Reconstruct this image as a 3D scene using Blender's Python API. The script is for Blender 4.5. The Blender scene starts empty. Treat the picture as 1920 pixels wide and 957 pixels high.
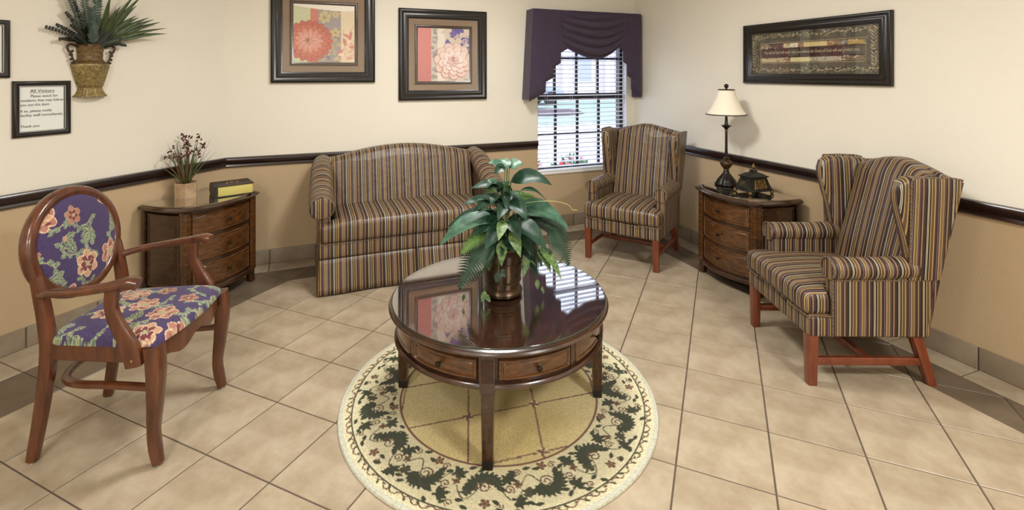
import bpy, bmesh, math, random
import numpy as np
from mathutils import Vector, Matrix
random.seed(7); rng = np.random.default_rng(7)
S = bpy.context.scene; C = S.collection
R = math.radians; PI = math.pi
def lin(c):
    c = c/255.0
    return c/12.92 if c <= .04045 else ((c+.055)/1.055)**2.4
def col(r, g, b): return (lin(r), lin(g), lin(b), 1.0)

# ------------------------------------------------------------------ camera
CAMZ = 1.4555; YAW = R(21.5314); FPX = 933.243; CX = 947.644; CY = 138.034
cd = bpy.data.cameras.new('camera'); cam = bpy.data.objects.new('camera', cd); C.objects.link(cam)
cam.location = (0, 0, CAMZ); cam.rotation_euler = (R(90), 0, -YAW)
cd.sensor_fit = 'HORIZONTAL'; cd.sensor_width = 36; cd.lens = FPX/1920*36
cd.shift_x = (960-CX)/1920; cd.shift_y = -(478.5-CY)/1920; cd.clip_start = .02; cd.clip_end = 300
S.camera = cam
# ------------------------------------------------------------------ world (bright overcast daylight outside the window)
w = bpy.data.worlds.new('world'); S.world = w; w.use_nodes = True
bg = w.node_tree.nodes['Background']; bg.inputs[0].default_value = (.80, .86, 1.0, 1); bg.inputs[1].default_value = 3.6
# ------------------------------------------------------------------ lights: troffer read from the shadows, then added unseen fill panels (x, y, watts)
CEIL = 2.62
TROFFER_AND_FILL = [(.92, 2.45, 46), (-1.3, .6, 24), (1.6, -.7, 84), (-1.3, -1.3, 70)]
for i, (lx, ly, p) in enumerate(TROFFER_AND_FILL):
    ld = bpy.data.lights.new('troffer_or_fill_light', 'AREA'); ld.shape = 'RECTANGLE'; ld.size = .45; ld.size_y = .45
    ld.energy = p; ld.color = (1.0, .98, .95)
    lo = bpy.data.objects.new('troffer_or_fill_light', ld); C.objects.link(lo); lo.location = (lx, ly, CEIL-.045)
S.view_settings.view_transform = 'Standard'; S.view_settings.look = 'None'
S.view_settings.exposure = 0.15; S.view_settings.gamma = 1.0; S.view_settings.use_curve_mapping = False

# ================================================================== materials
def newmat(name):
    m = bpy.data.materials.new(name); m.use_nodes = True
    nt = m.node_tree; return m, nt, nt.nodes['Principled BSDF']
def N(nt, t, **kw):
    n = nt.nodes.new(t)
    for k, v in kw.items(): setattr(n, k, v)
    return n
def mat(name, c, rough=.5, var=0, scale=8, bump=0, bscale=200, metal=0, coat=0, spec=.5, stretch=None, c2=None, rnd=0, sheen=0):
    """plain procedural: colour with noise variation and bump"""
    m, nt, b = newmat(name); L = nt.links
    b.inputs['Roughness'].default_value = rough; b.inputs['Metallic'].default_value = metal
    b.inputs['Coat Weight'].default_value = coat; b.inputs['Coat Roughness'].default_value = .12
    b.inputs['Specular IOR Level'].default_value = spec; b.inputs['Base Color'].default_value = c
    if sheen: b.inputs['Sheen Weight'].default_value = sheen
    tc = N(nt, 'ShaderNodeTexCoord'); src = tc.outputs['Object']
    if stretch:
        mp = N(nt, 'ShaderNodeMapping'); mp.inputs['Scale'].default_value = stretch; L.new(src, mp.inputs[0]); src = mp.outputs[0]
    last = None
    if var or c2:
        n = N(nt, 'ShaderNodeTexNoise'); n.inputs['Scale'].default_value = scale; n.inputs['Detail'].default_value = 6
        n.inputs['Roughness'].default_value = .62; L.new(src, n.inputs['Vector'])
        r = N(nt, 'ShaderNodeValToRGB'); L.new(n.outputs[0], r.inputs[0])
        r.color_ramp.elements[0].position = .32; r.color_ramp.elements[1].position = .68
        lo = c2 if c2 else tuple(x*(1-var) for x in c[:3])+(1,)
        hi = c if c2 else tuple(min(1, x*(1+var)) for x in c[:3])+(1,)
        r.color_ramp.elements[0].color = lo; r.color_ramp.elements[1].color = hi
        last = r.outputs[0]
        if rnd:
            oi = N(nt, 'ShaderNodeObjectInfo'); h = N(nt, 'ShaderNodeHueSaturation')
            mr = N(nt, 'ShaderNodeMapRange'); mr.inputs[3].default_value = 1-rnd; mr.inputs[4].default_value = 1+rnd
            L.new(oi.outputs['Random'], mr.inputs[0]); L.new(mr.outputs[0], h.inputs['Value']); L.new(last, h.inputs['Color']); last = h.outputs[0]
        L.new(last, b.inputs['Base Color'])
    if bump:
        n2 = N(nt, 'ShaderNodeTexNoise'); n2.inputs['Scale'].default_value = bscale; n2.inputs['Detail'].default_value = 3
        L.new(tc.outputs['Object'], n2.inputs['Vector'])
        bp = N(nt, 'ShaderNodeBump'); bp.inputs['Strength'].default_value = bump; bp.inputs['Distance'].default_value = .004
        L.new(n2.outputs[0], bp.inputs['Height']); L.new(bp.outputs[0], b.inputs['Normal'])
    return m
def attrmat(name, rough=.8, bump=.3, bscale=600, spec=.3, sheen=0):
    m, nt, b = newmat(name); L = nt.links
    a = N(nt, 'ShaderNodeAttribute', attribute_name='paint'); L.new(a.outputs['Color'], b.inputs['Base Color'])
    b.inputs['Roughness'].default_value = rough; b.inputs['Specular IOR Level'].default_value = spec
    if sheen: b.inputs['Sheen Weight'].default_value = sheen
    if bump:
        tc = N(nt, 'ShaderNodeTexCoord'); n2 = N(nt, 'ShaderNodeTexNoise'); n2.inputs['Scale'].default_value = bscale
        L.new(tc.outputs['Object'], n2.inputs['Vector'])
        bp = N(nt, 'ShaderNodeBump'); bp.inputs['Strength'].default_value = bump; bp.inputs['Distance'].default_value = .003
        L.new(n2.outputs[0], bp.inputs['Height']); L.new(bp.outputs[0], b.inputs['Normal'])
    return m
def stripemat(name, period=.112):
    m, nt, b = newmat(name); L = nt.links
    a = N(nt, 'ShaderNodeAttribute', attribute_name='st')
    d = N(nt, 'ShaderNodeMath', operation='DIVIDE'); d.inputs[1].default_value = period; L.new(a.outputs['Fac'], d.inputs[0])
    f = N(nt, 'ShaderNodeMath', operation='FRACT'); L.new(d.outputs[0], f.inputs[0])
    r = N(nt, 'ShaderNodeValToRGB'); L.new(f.outputs[0], r.inputs[0]); r.color_ramp.interpolation = 'CONSTANT'
    blk = col(30, 22, 19); plum = col(58, 38, 44); tan = col(160, 134, 96); gold = col(92, 70, 40); cream = col(172, 164, 144)
    grey = col(108, 98, 100); red = col(72, 42, 40); br = col(58, 42, 32)
    seq = [(0, cream), (.025, blk), (.04, cream), (.07, blk), (.13, tan), (.165, gold), (.262, tan), (.31, br), (.345, plum), (.40, blk), (.42, grey),
           (.45, plum), (.50, tan), (.545, gold), (.58, tan), (.59, gold), (.625, tan), (.66, blk), (.69, grey), (.71, blk), (.745, red), (.80, tan), (.835, plum), (.885, br), (.93, blk)]
    e = r.color_ramp.elements
    e[0].position = 0; e[0].color = seq[0][1]; e[1].position = seq[1][0]; e[1].color = seq[1][1]
    for p, cc in seq[2:]:
        k = e.new(p); k.color = cc
    L.new(r.outputs[0], b.inputs['Base Color'])
    b.inputs['Roughness'].default_value = .42; b.inputs['Specular IOR Level'].default_value = .42
    tc = N(nt, 'ShaderNodeTexCoord'); n2 = N(nt, 'ShaderNodeTexNoise'); n2.inputs['Scale'].default_value = 14; n2.inputs['Detail'].default_value = 4
    L.new(tc.outputs['Object'], n2.inputs['Vector'])
    bp = N(nt, 'ShaderNodeBump'); bp.inputs['Strength'].default_value = .35; bp.inputs['Distance'].default_value = .02
    L.new(n2.outputs[0], bp.inputs['Height']); L.new(bp.outputs[0], b.inputs['Normal'])
    return m
def wood(name, dark, light, rough=.3, coat=.4, scale=6, stretch=(8, 8, 1)):
    return mat(name, light, rough, c2=dark, scale=scale, stretch=stretch, coat=coat)
def glassmat(name, tint=(1, 1, 1, 1), boost=1.0, rough=.0):
    m, nt, b = newmat(name); L = nt.links; nt.nodes.remove(b)
    out = [n for n in nt.nodes if n.type == 'OUTPUT_MATERIAL'][0]
    t = N(nt, 'ShaderNodeBsdfTransparent'); t.inputs[0].default_value = tint
    g = N(nt, 'ShaderNodeBsdfGlossy'); g.inputs['Roughness'].default_value = rough
    lw = N(nt, 'ShaderNodeLayerWeight'); lw.inputs['Blend'].default_value = .5
    pw = N(nt, 'ShaderNodeMath', operation='POWER'); pw.inputs[1].default_value = 5; L.new(lw.outputs['Facing'], pw.inputs[0])
    ma = N(nt, 'ShaderNodeMath', operation='MULTIPLY_ADD'); ma.inputs[1].default_value = .96; ma.inputs[2].default_value = .04; L.new(pw.outputs[0], ma.inputs[0])
    mu = N(nt, 'ShaderNodeMath', operation='MULTIPLY', use_clamp=True); mu.inputs[1].default_value = boost; L.new(ma.outputs[0], mu.inputs[0])
    mx = N(nt, 'ShaderNodeMixShader'); L.new(mu.outputs[0], mx.inputs[0]); L.new(t.outputs[0], mx.inputs[1]); L.new(g.outputs[0], mx.inputs[2])
    L.new(mx.outputs[0], out.inputs[0]); return m
def emis(name, c, s):
    m, nt, b = newmat(name); b.inputs['Base Color'].default_value = c
    b.inputs['Emission Color'].default_value = c; b.inputs['Emission Strength'].default_value = s; return m
def slatmat():
    m, nt, b = newmat('blind_vinyl'); L = nt.links; b.inputs['Base Color'].default_value = col(236, 238, 244); b.inputs['Roughness'].default_value = .5
    t = N(nt, 'ShaderNodeBsdfTranslucent'); t.inputs[0].default_value = col(225, 230, 245); mx = N(nt, 'ShaderNodeMixShader'); mx.inputs[0].default_value = .25
    out = [n for n in nt.nodes if n.type == 'OUTPUT_MATERIAL'][0]; L.new(b.outputs[0], mx.inputs[1]); L.new(t.outputs[0], mx.inputs[2]); L.new(mx.outputs[0], out.inputs[0]); return m
RAILZ = .755
def wallmat():
    m, nt, b = newmat('two_tone_wall_paint'); L = nt.links
    g = N(nt, 'ShaderNodeNewGeometry'); sx = N(nt, 'ShaderNodeSeparateXYZ'); L.new(g.outputs['Position'], sx.inputs[0])
    lt = N(nt, 'ShaderNodeMath', operation='GREATER_THAN'); lt.inputs[1].default_value = .79; L.new(sx.outputs[2], lt.inputs[0])
    n = N(nt, 'ShaderNodeTexNoise'); n.inputs['Scale'].default_value = 2.5; n.inputs['Detail'].default_value = 5; L.new(g.outputs['Position'], n.inputs['Vector'])
    def pair(a, bb):
        mx = N(nt, 'ShaderNodeMix', data_type='RGBA'); L.new(n.outputs[0], mx.inputs[0]); mx.inputs[6].default_value = a; mx.inputs[7].default_value = bb; return mx.outputs[2]
    up = pair(col(224, 219, 205), col(230, 225, 212)); lo = pair(col(182, 159, 126), col(188, 165, 132))
    mx = N(nt, 'ShaderNodeMix', data_type='RGBA'); L.new(lt.outputs[0], mx.inputs[0]); L.new(lo, mx.inputs[6]); L.new(up, mx.inputs[7])
    L.new(mx.outputs[2], b.inputs['Base Color']); b.inputs['Roughness'].default_value = .55; b.inputs['Specular IOR Level'].default_value = .3
    n2 = N(nt, 'ShaderNodeTexNoise'); n2.inputs['Scale'].default_value = 90; n2.inputs['Detail'].default_value = 4; L.new(g.outputs['Position'], n2.inputs['Vector'])
    bp = N(nt, 'ShaderNodeBump'); bp.inputs['Strength'].default_value = .25; bp.inputs['Distance'].default_value = .004
    L.new(n2.outputs[0], bp.inputs['Height']); L.new(bp.outputs[0], b.inputs['Normal']); return m
M = dict(
    wall=wallmat(), ceiling=mat('ceiling_white', col(232, 228, 218), .8, var=.03),
    tile=mat('cream_floor_tile', col(180, 166, 144), .36, c2=col(150, 133, 109), scale=6, rnd=.05, bump=.08, bscale=60, spec=.4),
    dtile=mat('taupe_floor_tile', col(112, 98, 82), .36, c2=col(90, 78, 64), scale=6, rnd=.06, bump=.08, bscale=60, spec=.4),
    btile=mat('taupe_base_tile', col(146, 132, 112), .4, c2=col(126, 112, 94), scale=7, rnd=.04, spec=.4),
    grout=mat('brown_grout', col(88, 76, 64), .85, var=.1),
    rail=wood('mahogany_rail', col(20, 11, 10), col(42, 21, 16), .3, .3, 10, (1, 1, 6)),
    stripe=stripemat('striped_upholstery'),
    cherry=wood('cherry_wood', col(92, 40, 20), col(122, 58, 30), .28, .5, 5, (6, 6, 1)),
    chairwood=wood('red_brown_chair_wood', col(64, 33, 19), col(102, 57, 32), .28, .4, 5, (6, 6, 1)),
    walnut=wood('distressed_walnut', col(34, 19, 11), col(72, 43, 23), .27, .55, 5, (3, 3, 9)),
    walnut2=wood('distressed_walnut_panel', col(58, 35, 17), col(100, 63, 29), .27, .55, 6, (3, 3, 10)),
    tabletop=wood('dark_walnut_top', col(46, 24, 16), col(84, 48, 32), .3, .3, 4, (2, 8, 2)),
    darkfoot=mat('black_foot', col(22, 18, 16), .5),
    knob=mat('dark_bronze', col(48, 40, 28), .4, metal=.7, var=.3, scale=30),
    glass=glassmat('table_glass', (.985, .99, .985, 1), 3.2), gedge=mat('glass_edge', col(38, 52, 46), .1, spec=.8),
    pane=glassmat('window_glass', (.97, .98, 1, 1), .8), pglass=glassmat('picture_glass', (1, 1, 1, 1), 1.0),
    bronze=mat('window_bronze', col(34, 30, 40), .45), white=mat('white_vinyl', col(232, 234, 240), .5), slat=slatmat(), sill=mat('white_sill', col(226, 224, 218), .5),
    cord=mat('white_cord', col(225, 225, 230), .7),
    purple=mat('aubergine_cloth', col(58, 43, 66), .8, var=.12, scale=30, bump=.2, bscale=500, sheen=.2),
    frame=wood('ebony_frame', col(12, 9, 8), col(28, 20, 17), .38, .1, 8, (3, 3, 3)), bead=mat('frame_bead', col(30, 27, 25), .3, coat=.3),
    matboard=mat('taupe_mat', col(140, 118, 98), .85, var=.05, scale=60), inframe=wood('brown_slip', col(38, 22, 16), col(66, 42, 30), .35, .3),
    print=attrmat('printed_art', .5, 0), rug=attrmat('rug_pile', .95, .5, 900, .1, .2), floral=attrmat('floral_tapestry', .75, .5, 500, .3, .15),
    paper=mat('white_paper', col(226, 230, 226), .7), ink=mat('black_ink', col(28, 28, 32), .8), gilt=mat('cream_ink', col(190, 176, 146), .7),
    antique=mat('antique_gold', col(164, 144, 92), .5, c2=col(92, 76, 42), scale=70, metal=.3), antmid=mat('antique_umber', col(128, 100, 58), .5, c2=col(62, 44, 26), scale=45, metal=.25), antdark=mat('antique_brown', col(84, 60, 36), .5, c2=col(40, 28, 18), scale=40, metal=.2),
    pewter=mat('antique_pewter', col(60, 58, 52), .42, c2=col(26, 26, 26), scale=45, metal=.6), boxgold=mat('tarnished_gold', col(140, 112, 60), .42, c2=col(64, 50, 28), scale=50, metal=.6),
    relief=mat('champagne_relief', col(186, 176, 146), .45, c2=col(120, 110, 86), scale=60, metal=.3),
    lampmetal=mat('lamp_bronze', col(36, 30, 26), .3, c2=col(16, 13, 12), scale=40, metal=.5, coat=.3), lampgold=mat('lamp_gilt', col(84, 56, 28), .35, c2=col(26, 20, 15), scale=40, metal=.4),
    shade=mat('ivory_shade', col(236, 228, 210), .8, bump=.1, bscale=300), shadetrim=mat('shade_trim', col(66, 54, 40), .8),
    leather=mat('dark_leather', col(46, 36, 28), .42, c2=col(26, 20, 16), scale=40, bump=.2, bscale=120), pages=mat('gilt_pages', col(198, 186, 104), .6, var=.12, scale=4, stretch=(1, 1, 180)),
    stone=mat('travertine_pot', col(186, 160, 126), .7, c2=col(150, 122, 90), scale=18, bump=.3, bscale=60),
    potmetal=mat('bronze_vase', col(88, 68, 46), .3, c2=col(40, 30, 26), scale=16, metal=.75, bump=.2, bscale=30), moss=mat('dark_moss', col(30, 30, 22), .95, var=.3, bump=.6, bscale=80),
    leaf=mat('green_leaf', col(38, 72, 52), .42, c2=col(17, 40, 30), scale=22, spec=.35), leaf2=mat('bright_leaf', col(80, 116, 94), .42, c2=col(34, 68, 52), scale=22, spec=.35),
    leafv=mat('variegated_leaf', col(116, 138, 80), .5, c2=col(30, 64, 38), scale=70, spec=.35), fern=mat('fern_green', col(50, 78, 58), .5, c2=col(28, 52, 38), scale=30), fern2=mat('fern_light', col(116, 150, 82), .5, c2=col(76, 116, 56), scale=30),
    stem=mat('green_stem', col(70, 104, 56), .5), tendril=mat('yellow_tendril', col(206, 198, 120), .5),
    sage=mat('dusty_sage', col(84, 100, 88), .7, c2=col(50, 66, 58), scale=30), olive=mat('olive_strap', col(76, 92, 44), .45, c2=col(36, 50, 24), scale=12, stretch=(4, 4, 1)), darkleaf=mat('dark_sprig', col(40, 46, 36), .6, c2=col(24, 28, 22), scale=40),
    grass=mat('dried_grass', col(108, 116, 70), .6, c2=col(62, 74, 42), scale=20), redbud=mat('burgundy_bud', col(100, 34, 34), .6, c2=col(58, 20, 22), scale=30), redblade=mat('russet_blade', col(140, 76, 58), .6),
    chrome=mat('nickel_glide', col(190, 190, 190), .2, metal=1), nail=mat('brass_nail', col(150, 120, 70), .3, metal=.8),
    lawn=mat('lawn', col(134, 158, 146), .9, var=.15, scale=3), concrete=mat('concrete_walk', col(196, 194, 192), .9, var=.06), mulch=mat('mulch', col(74, 64, 74), .95, var=.2),
    brick=mat('far_brick', col(204, 194, 200), .9, var=.1, scale=20), trimwhite=mat('white_trim', col(225, 225, 228), .6), roof=mat('grey_roof', col(120, 118, 128), .9, var=.1), carpaint=mat('grey_car_paint', col(140, 148, 166), .25, coat=.6), carglass=mat('car_glass', col(158, 164, 180), .1), rubber=mat('tyre', col(30, 30, 32), .8),
    shrub=mat('shrub_green', col(84, 120, 84), .8, var=.3, scale=20), pink=mat('pink_bloom', col(226, 150, 170), .7), redbloom=mat('red_bloom', col(196, 40, 60), .7),
    troffer=emis('lamp_diffuser', (1, .95, .86, 1), 3.0))

# ================================================================== mesh helpers
def link(o, parent=None):
    C.objects.link(o)
    if parent: o.parent = parent
    return o
def mk(name, V, F, m, parent=None, smooth=True, st=None, paint=None, loc=None, rz=None, angle=40):
    me = bpy.data.meshes.new(name); me.from_pydata([tuple(map(float, v)) for v in V], [], [tuple(f) for f in F]); me.update()
    if smooth:
        me.shade_smooth(); me.set_sharp_from_angle(angle=R(angle))
    me.materials.append(M[m] if isinstance(m, str) else m)
    if st is not None:
        a = me.attributes.new('st', 'FLOAT', 'CORNER'); vals = np.zeros(len(me.loops), 'f')
        for p in me.polygons:
            n = p.normal
            for li in p.loop_indices: vals[li] = st(me.vertices[me.loops[li].vertex_index].co, n)
        a.data.foreach_set('value', vals)
    if paint is not None:
        a = me.attributes.new('paint', 'FLOAT_COLOR', 'POINT')
        rgba = np.ones((len(V), 4), 'f'); p = np.asarray(paint)/255.0
        rgba[:, :3] = np.where(p <= .04045, p/12.92, ((p+.055)/1.055)**2.4); a.data.foreach_set('color', rgba.ravel())
    o = bpy.data.objects.new(name, me); link(o, parent)
    if loc is not None: o.location = loc
    if rz is not None: o.rotation_euler[2] = rz
    return o
def tag(o, label=None, cat=None, group=None, kind=None):
    if label: o['label'] = label
    if cat: o['category'] = cat
    if group: o['group'] = group
    if kind: o['kind'] = kind
    return o
def thing(name, label, cat, loc=(0, 0, 0), rz=0, group=None):
    o = bpy.data.objects.new(name, None); C.objects.link(o); o.location = loc; o.rotation_euler[2] = rz; o.empty_display_size = .1
    return tag(o, label, cat, group)
def copy_tree(o, parent=None):
    c = o.copy(); C.objects.link(c); c.parent = parent
    for ch in list(o.children): copy_tree(ch, c)
    return c
def join(*parts):
    V, F = [], []
    for v, f in parts:
        k = len(V); V += list(v); F += [tuple(i+k for i in ff) for ff in f]
    return V, F
def xf(vf, fn): return [fn(*v) for v in vf[0]], vf[1]
def box(x0, x1, y0, y1, z0, z1, bev=.004):
    b = min(bev, (x1-x0)*.3, (y1-y0)*.3, (z1-z0)*.3)
    return rbx(x0, x1, y0, y1, z0, z1, b, (1, 1, 1), 1)
def rbx(x0, x1, y0, y1, z0, z1, r, n=(6, 6, 4), rs=3, deform=None):
    """rounded box: cube grid pushed onto the round-edged surface, welded"""
    ext = [(x0, x1), (y0, y1), (z0, z1)]
    def ticks(a, b, k):
        e = [a + r*(1-math.cos(PI/2*i/rs)) for i in range(rs)] if rs > 1 else [a]
        mid = [a+r+(b-a-2*r)*i/k for i in range(k+1)]
        f = [b - r*(1-math.cos(PI/2*i/rs)) for i in range(rs)][::-1] if rs > 1 else [b]
        return e+mid+f
    T = [ticks(*ext[i], n[i]) for i in range(3)]
    idx = {}; V = []; F = []
    def vid(i, j, k):
        key = (i, j, k)
        if key not in idx:
            p = Vector((T[0][i], T[1][j], T[2][k]))
            q = Vector([min(max(p[a], ext[a][0]+r), ext[a][1]-r) for a in range(3)])
            d = p-q
            if d.length > 1e-9: p = q+d.normalized()*r
            if deform: p = deform(*p)
            idx[key] = len(V); V.append(tuple(p))
        return idx[key]
    nx, ny, nz = [len(t)-1 for t in T]
    for i in range(nx):
        for j in range(ny):
            F.append((vid(i, j, 0), vid(i, j+1, 0), vid(i+1, j+1, 0), vid(i+1, j, 0)))
            F.append((vid(i, j, nz), vid(i+1, j, nz), vid(i+1, j+1, nz), vid(i, j+1, nz)))
    for i in range(nx):
        for k in range(nz):
            F.append((vid(i, 0, k), vid(i+1, 0, k), vid(i+1, 0, k+1), vid(i, 0, k+1)))
            F.append((vid(i, ny, k), vid(i, ny, k+1), vid(i+1, ny, k+1), vid(i+1, ny, k)))
    for j in range(ny):
        for k in range(nz):
            F.append((vid(0, j, k), vid(0, j, k+1), vid(0, j+1, k+1), vid(0, j+1, k)))
            F.append((vid(nx, j, k), vid(nx, j+1, k), vid(nx, j+1, k+1), vid(nx, j, k+1)))
    return V, F
def loft(rings, closed=True, caps=True):
    V = [p for r_ in rings for p in r_]; n = len(rings[0]); F = []
    for a in range(len(rings)-1):
        for i in range(n if closed else n-1):
            j = (i+1) % n; F.append((a*n+i, a*n+j, (a+1)*n+j, (a+1)*n+i))
    if caps: F.append(tuple(range(n))[::-1]); F.append(tuple((len(rings)-1)*n+i for i in range(n)))
    return V, F
def lathe(prof, n=24, a0=0, a1=2*PI, sx=1, sy=1):
    full = abs(a1-a0-2*PI) < 1e-6; k = n if full else n+1
    rings = [[(r*math.cos(a0+(a1-a0)*i/n)*sx, r*math.sin(a0+(a1-a0)*i/n)*sy, z) for i in range(k)] for r, z in prof]
    V, F = loft(rings, full, False)
    if full and prof[0][0] < .03: F.append(tuple(range(k))[::-1])
    if full and prof[-1][0] < .03: F.append(tuple((len(prof)-1)*k+i for i in range(k)))
    return V, F
def super_(n=12, e=.6):
    o = []
    for i in range(n):
        t = 2*PI*(i+.5)/n; c, s = math.cos(t), math.sin(t)
        o.append((math.copysign(abs(c)**e, c)*.5, math.copysign(abs(s)**e, s)*.5))
    return o
def cp(a, e): return max(0.0, math.cos(a))**e
CIRC = lambda n: super_(n, 1.0)
def spline(pts, n=6):
    P = [Vector(p) for p in pts]; out = []
    for i in range(len(P)-1):
        p0 = P[max(i-1, 0)]; p1 = P[i]; p2 = P[i+1]; p3 = P[min(i+2, len(P)-1)]
        for k in range(n):
            t = k/n
            out.append(.5*((2*p1)+(-p0+p2)*t+(2*p0-5*p1+4*p2-p3)*t*t+(-p0+3*p1-3*p2+p3)*t**3))
    out.append(P[-1]); return out
def interp(vals, k):
    n = len(vals)-1; out = []
    for i in range(k):
        t = i/(k-1)*n; a = min(int(t), n-1); f = t-a
        va, vb = vals[a], vals[a+1]
        out.append(tuple(x+(y-x)*f for x, y in zip(va, vb)) if isinstance(va, tuple) else va+(vb-va)*f)
    return out
def sweep(path, sizes, prof=None, side=(1, 0, 0), closed=False, caps=True):
    prof = prof or super_(12); P = [Vector(p) for p in path]; side = Vector(side); k = len(P)
    if not isinstance(sizes, list): sizes = [sizes]*k
    elif len(sizes) != k: sizes = interp(sizes, k)
    rings = []
    for i, p in enumerate(P):
        if closed: T = (P[(i+1) % k]-P[i-1])
        else: T = (P[min(i+1, k-1)]-P[max(i-1, 0)])
        T.normalize(); s = side-side.dot(T)*T
        if s.length < 1e-5: s = Vector((0, 1, 0))-T*T.y
        s.normalize(); nn = T.cross(s)
        sa, sb = sizes[i] if isinstance(sizes[i], tuple) else (sizes[i], sizes[i])
        rings.append([tuple(p+s*a*sa+nn*b*sb) for a, b in prof])
    if closed: rings.append(rings[0]); V, F = loft(rings, True, False); return V, F
    return loft(rings, True, caps)
def puff(outline, d0, d1, r=.02, crown=.0, place=None, layers=4):
    """outline [(a,b)] extruded from d0 to d1 with rounded rims and slightly domed faces; place(a,b,d)->xyz"""
    pts = [Vector(p) for p in outline]; n = len(pts); cen = sum(pts, Vector((0, 0)))/n
    area = sum(pts[i].x*pts[(i+1) % n].y-pts[(i+1) % n].x*pts[i].y for i in range(n))
    nor = []
    for i in range(n):
        t = (pts[(i+1) % n]-pts[i-1]); m_ = Vector((t.y, -t.x)); m_.normalize(); nor.append(m_ if area > 0 else -m_)
    rings = []
    def ring(ins, d, sc=1): rings.append([((p-q*ins-cen)*sc+cen, d) for p, q in zip(pts, nor)])
    ring(r, d0-crown, .35); ring(r, d0-crown*.7, .7)
    for i in range(layers+1):
        t = PI/2*i/layers; ring(r*(1-math.sin(t)), d0+r*(1-math.cos(t)))
    for i in range(layers+1):
        t = PI/2*(1-i/layers); ring(r*(1-math.sin(t)), d1-r*(1-math.cos(t)))
    ring(r, d1+crown*.7, .7); ring(r, d1+crown, .35)
    place = place or (lambda a, b, d: (a, d, b))
    return loft([[place(p.x, p.y, d) for p, d in rg] for rg in rings])
def ring_frame(w, h, prof):
    """mitred rectangular frame; prof = [(inset, out)], local x right, z up, -y to the room; centred"""
    rings = []
    for d, o in prof:
        a, b = w/2-d, h/2-d; rings.append([(-a, -o, -b), (a, -o, -b), (a, -o, b), (-a, -o, b)])
    V = [p for r_ in rings for p in r_]; F = []
    for k in range(len(rings)-1):
        for i in range(4):
            j = (i+1) % 4; F.append((k*4+i, k*4+j, (k+1)*4+j, (k+1)*4+i))
    return V, F
def ball(c, r, n=8, m=5, sz=1):
    V, F = lathe([(max(r*math.sin(PI*i/m), 1e-4), -r*sz*math.cos(PI*i/m)) for i in range(m+1)], n)
    return [(x+c[0], y+c[1], z+c[2]) for x, y, z in V], F
def polyclip(poly, a, b, c):
    """keep a*x+b*y<=c"""
    out = []
    for i in range(len(poly)):
        p, q = poly[i], poly[(i+1) % len(poly)]
        dp, dq = a*p[0]+b*p[1]-c, a*q[0]+b*q[1]-c
        if dp <= 0: out.append(p)
        if dp*dq < 0:
            t = dp/(dp-dq); out.append((p[0]+(q[0]-p[0])*t, p[1]+(q[1]-p[1])*t))
    return out

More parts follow.
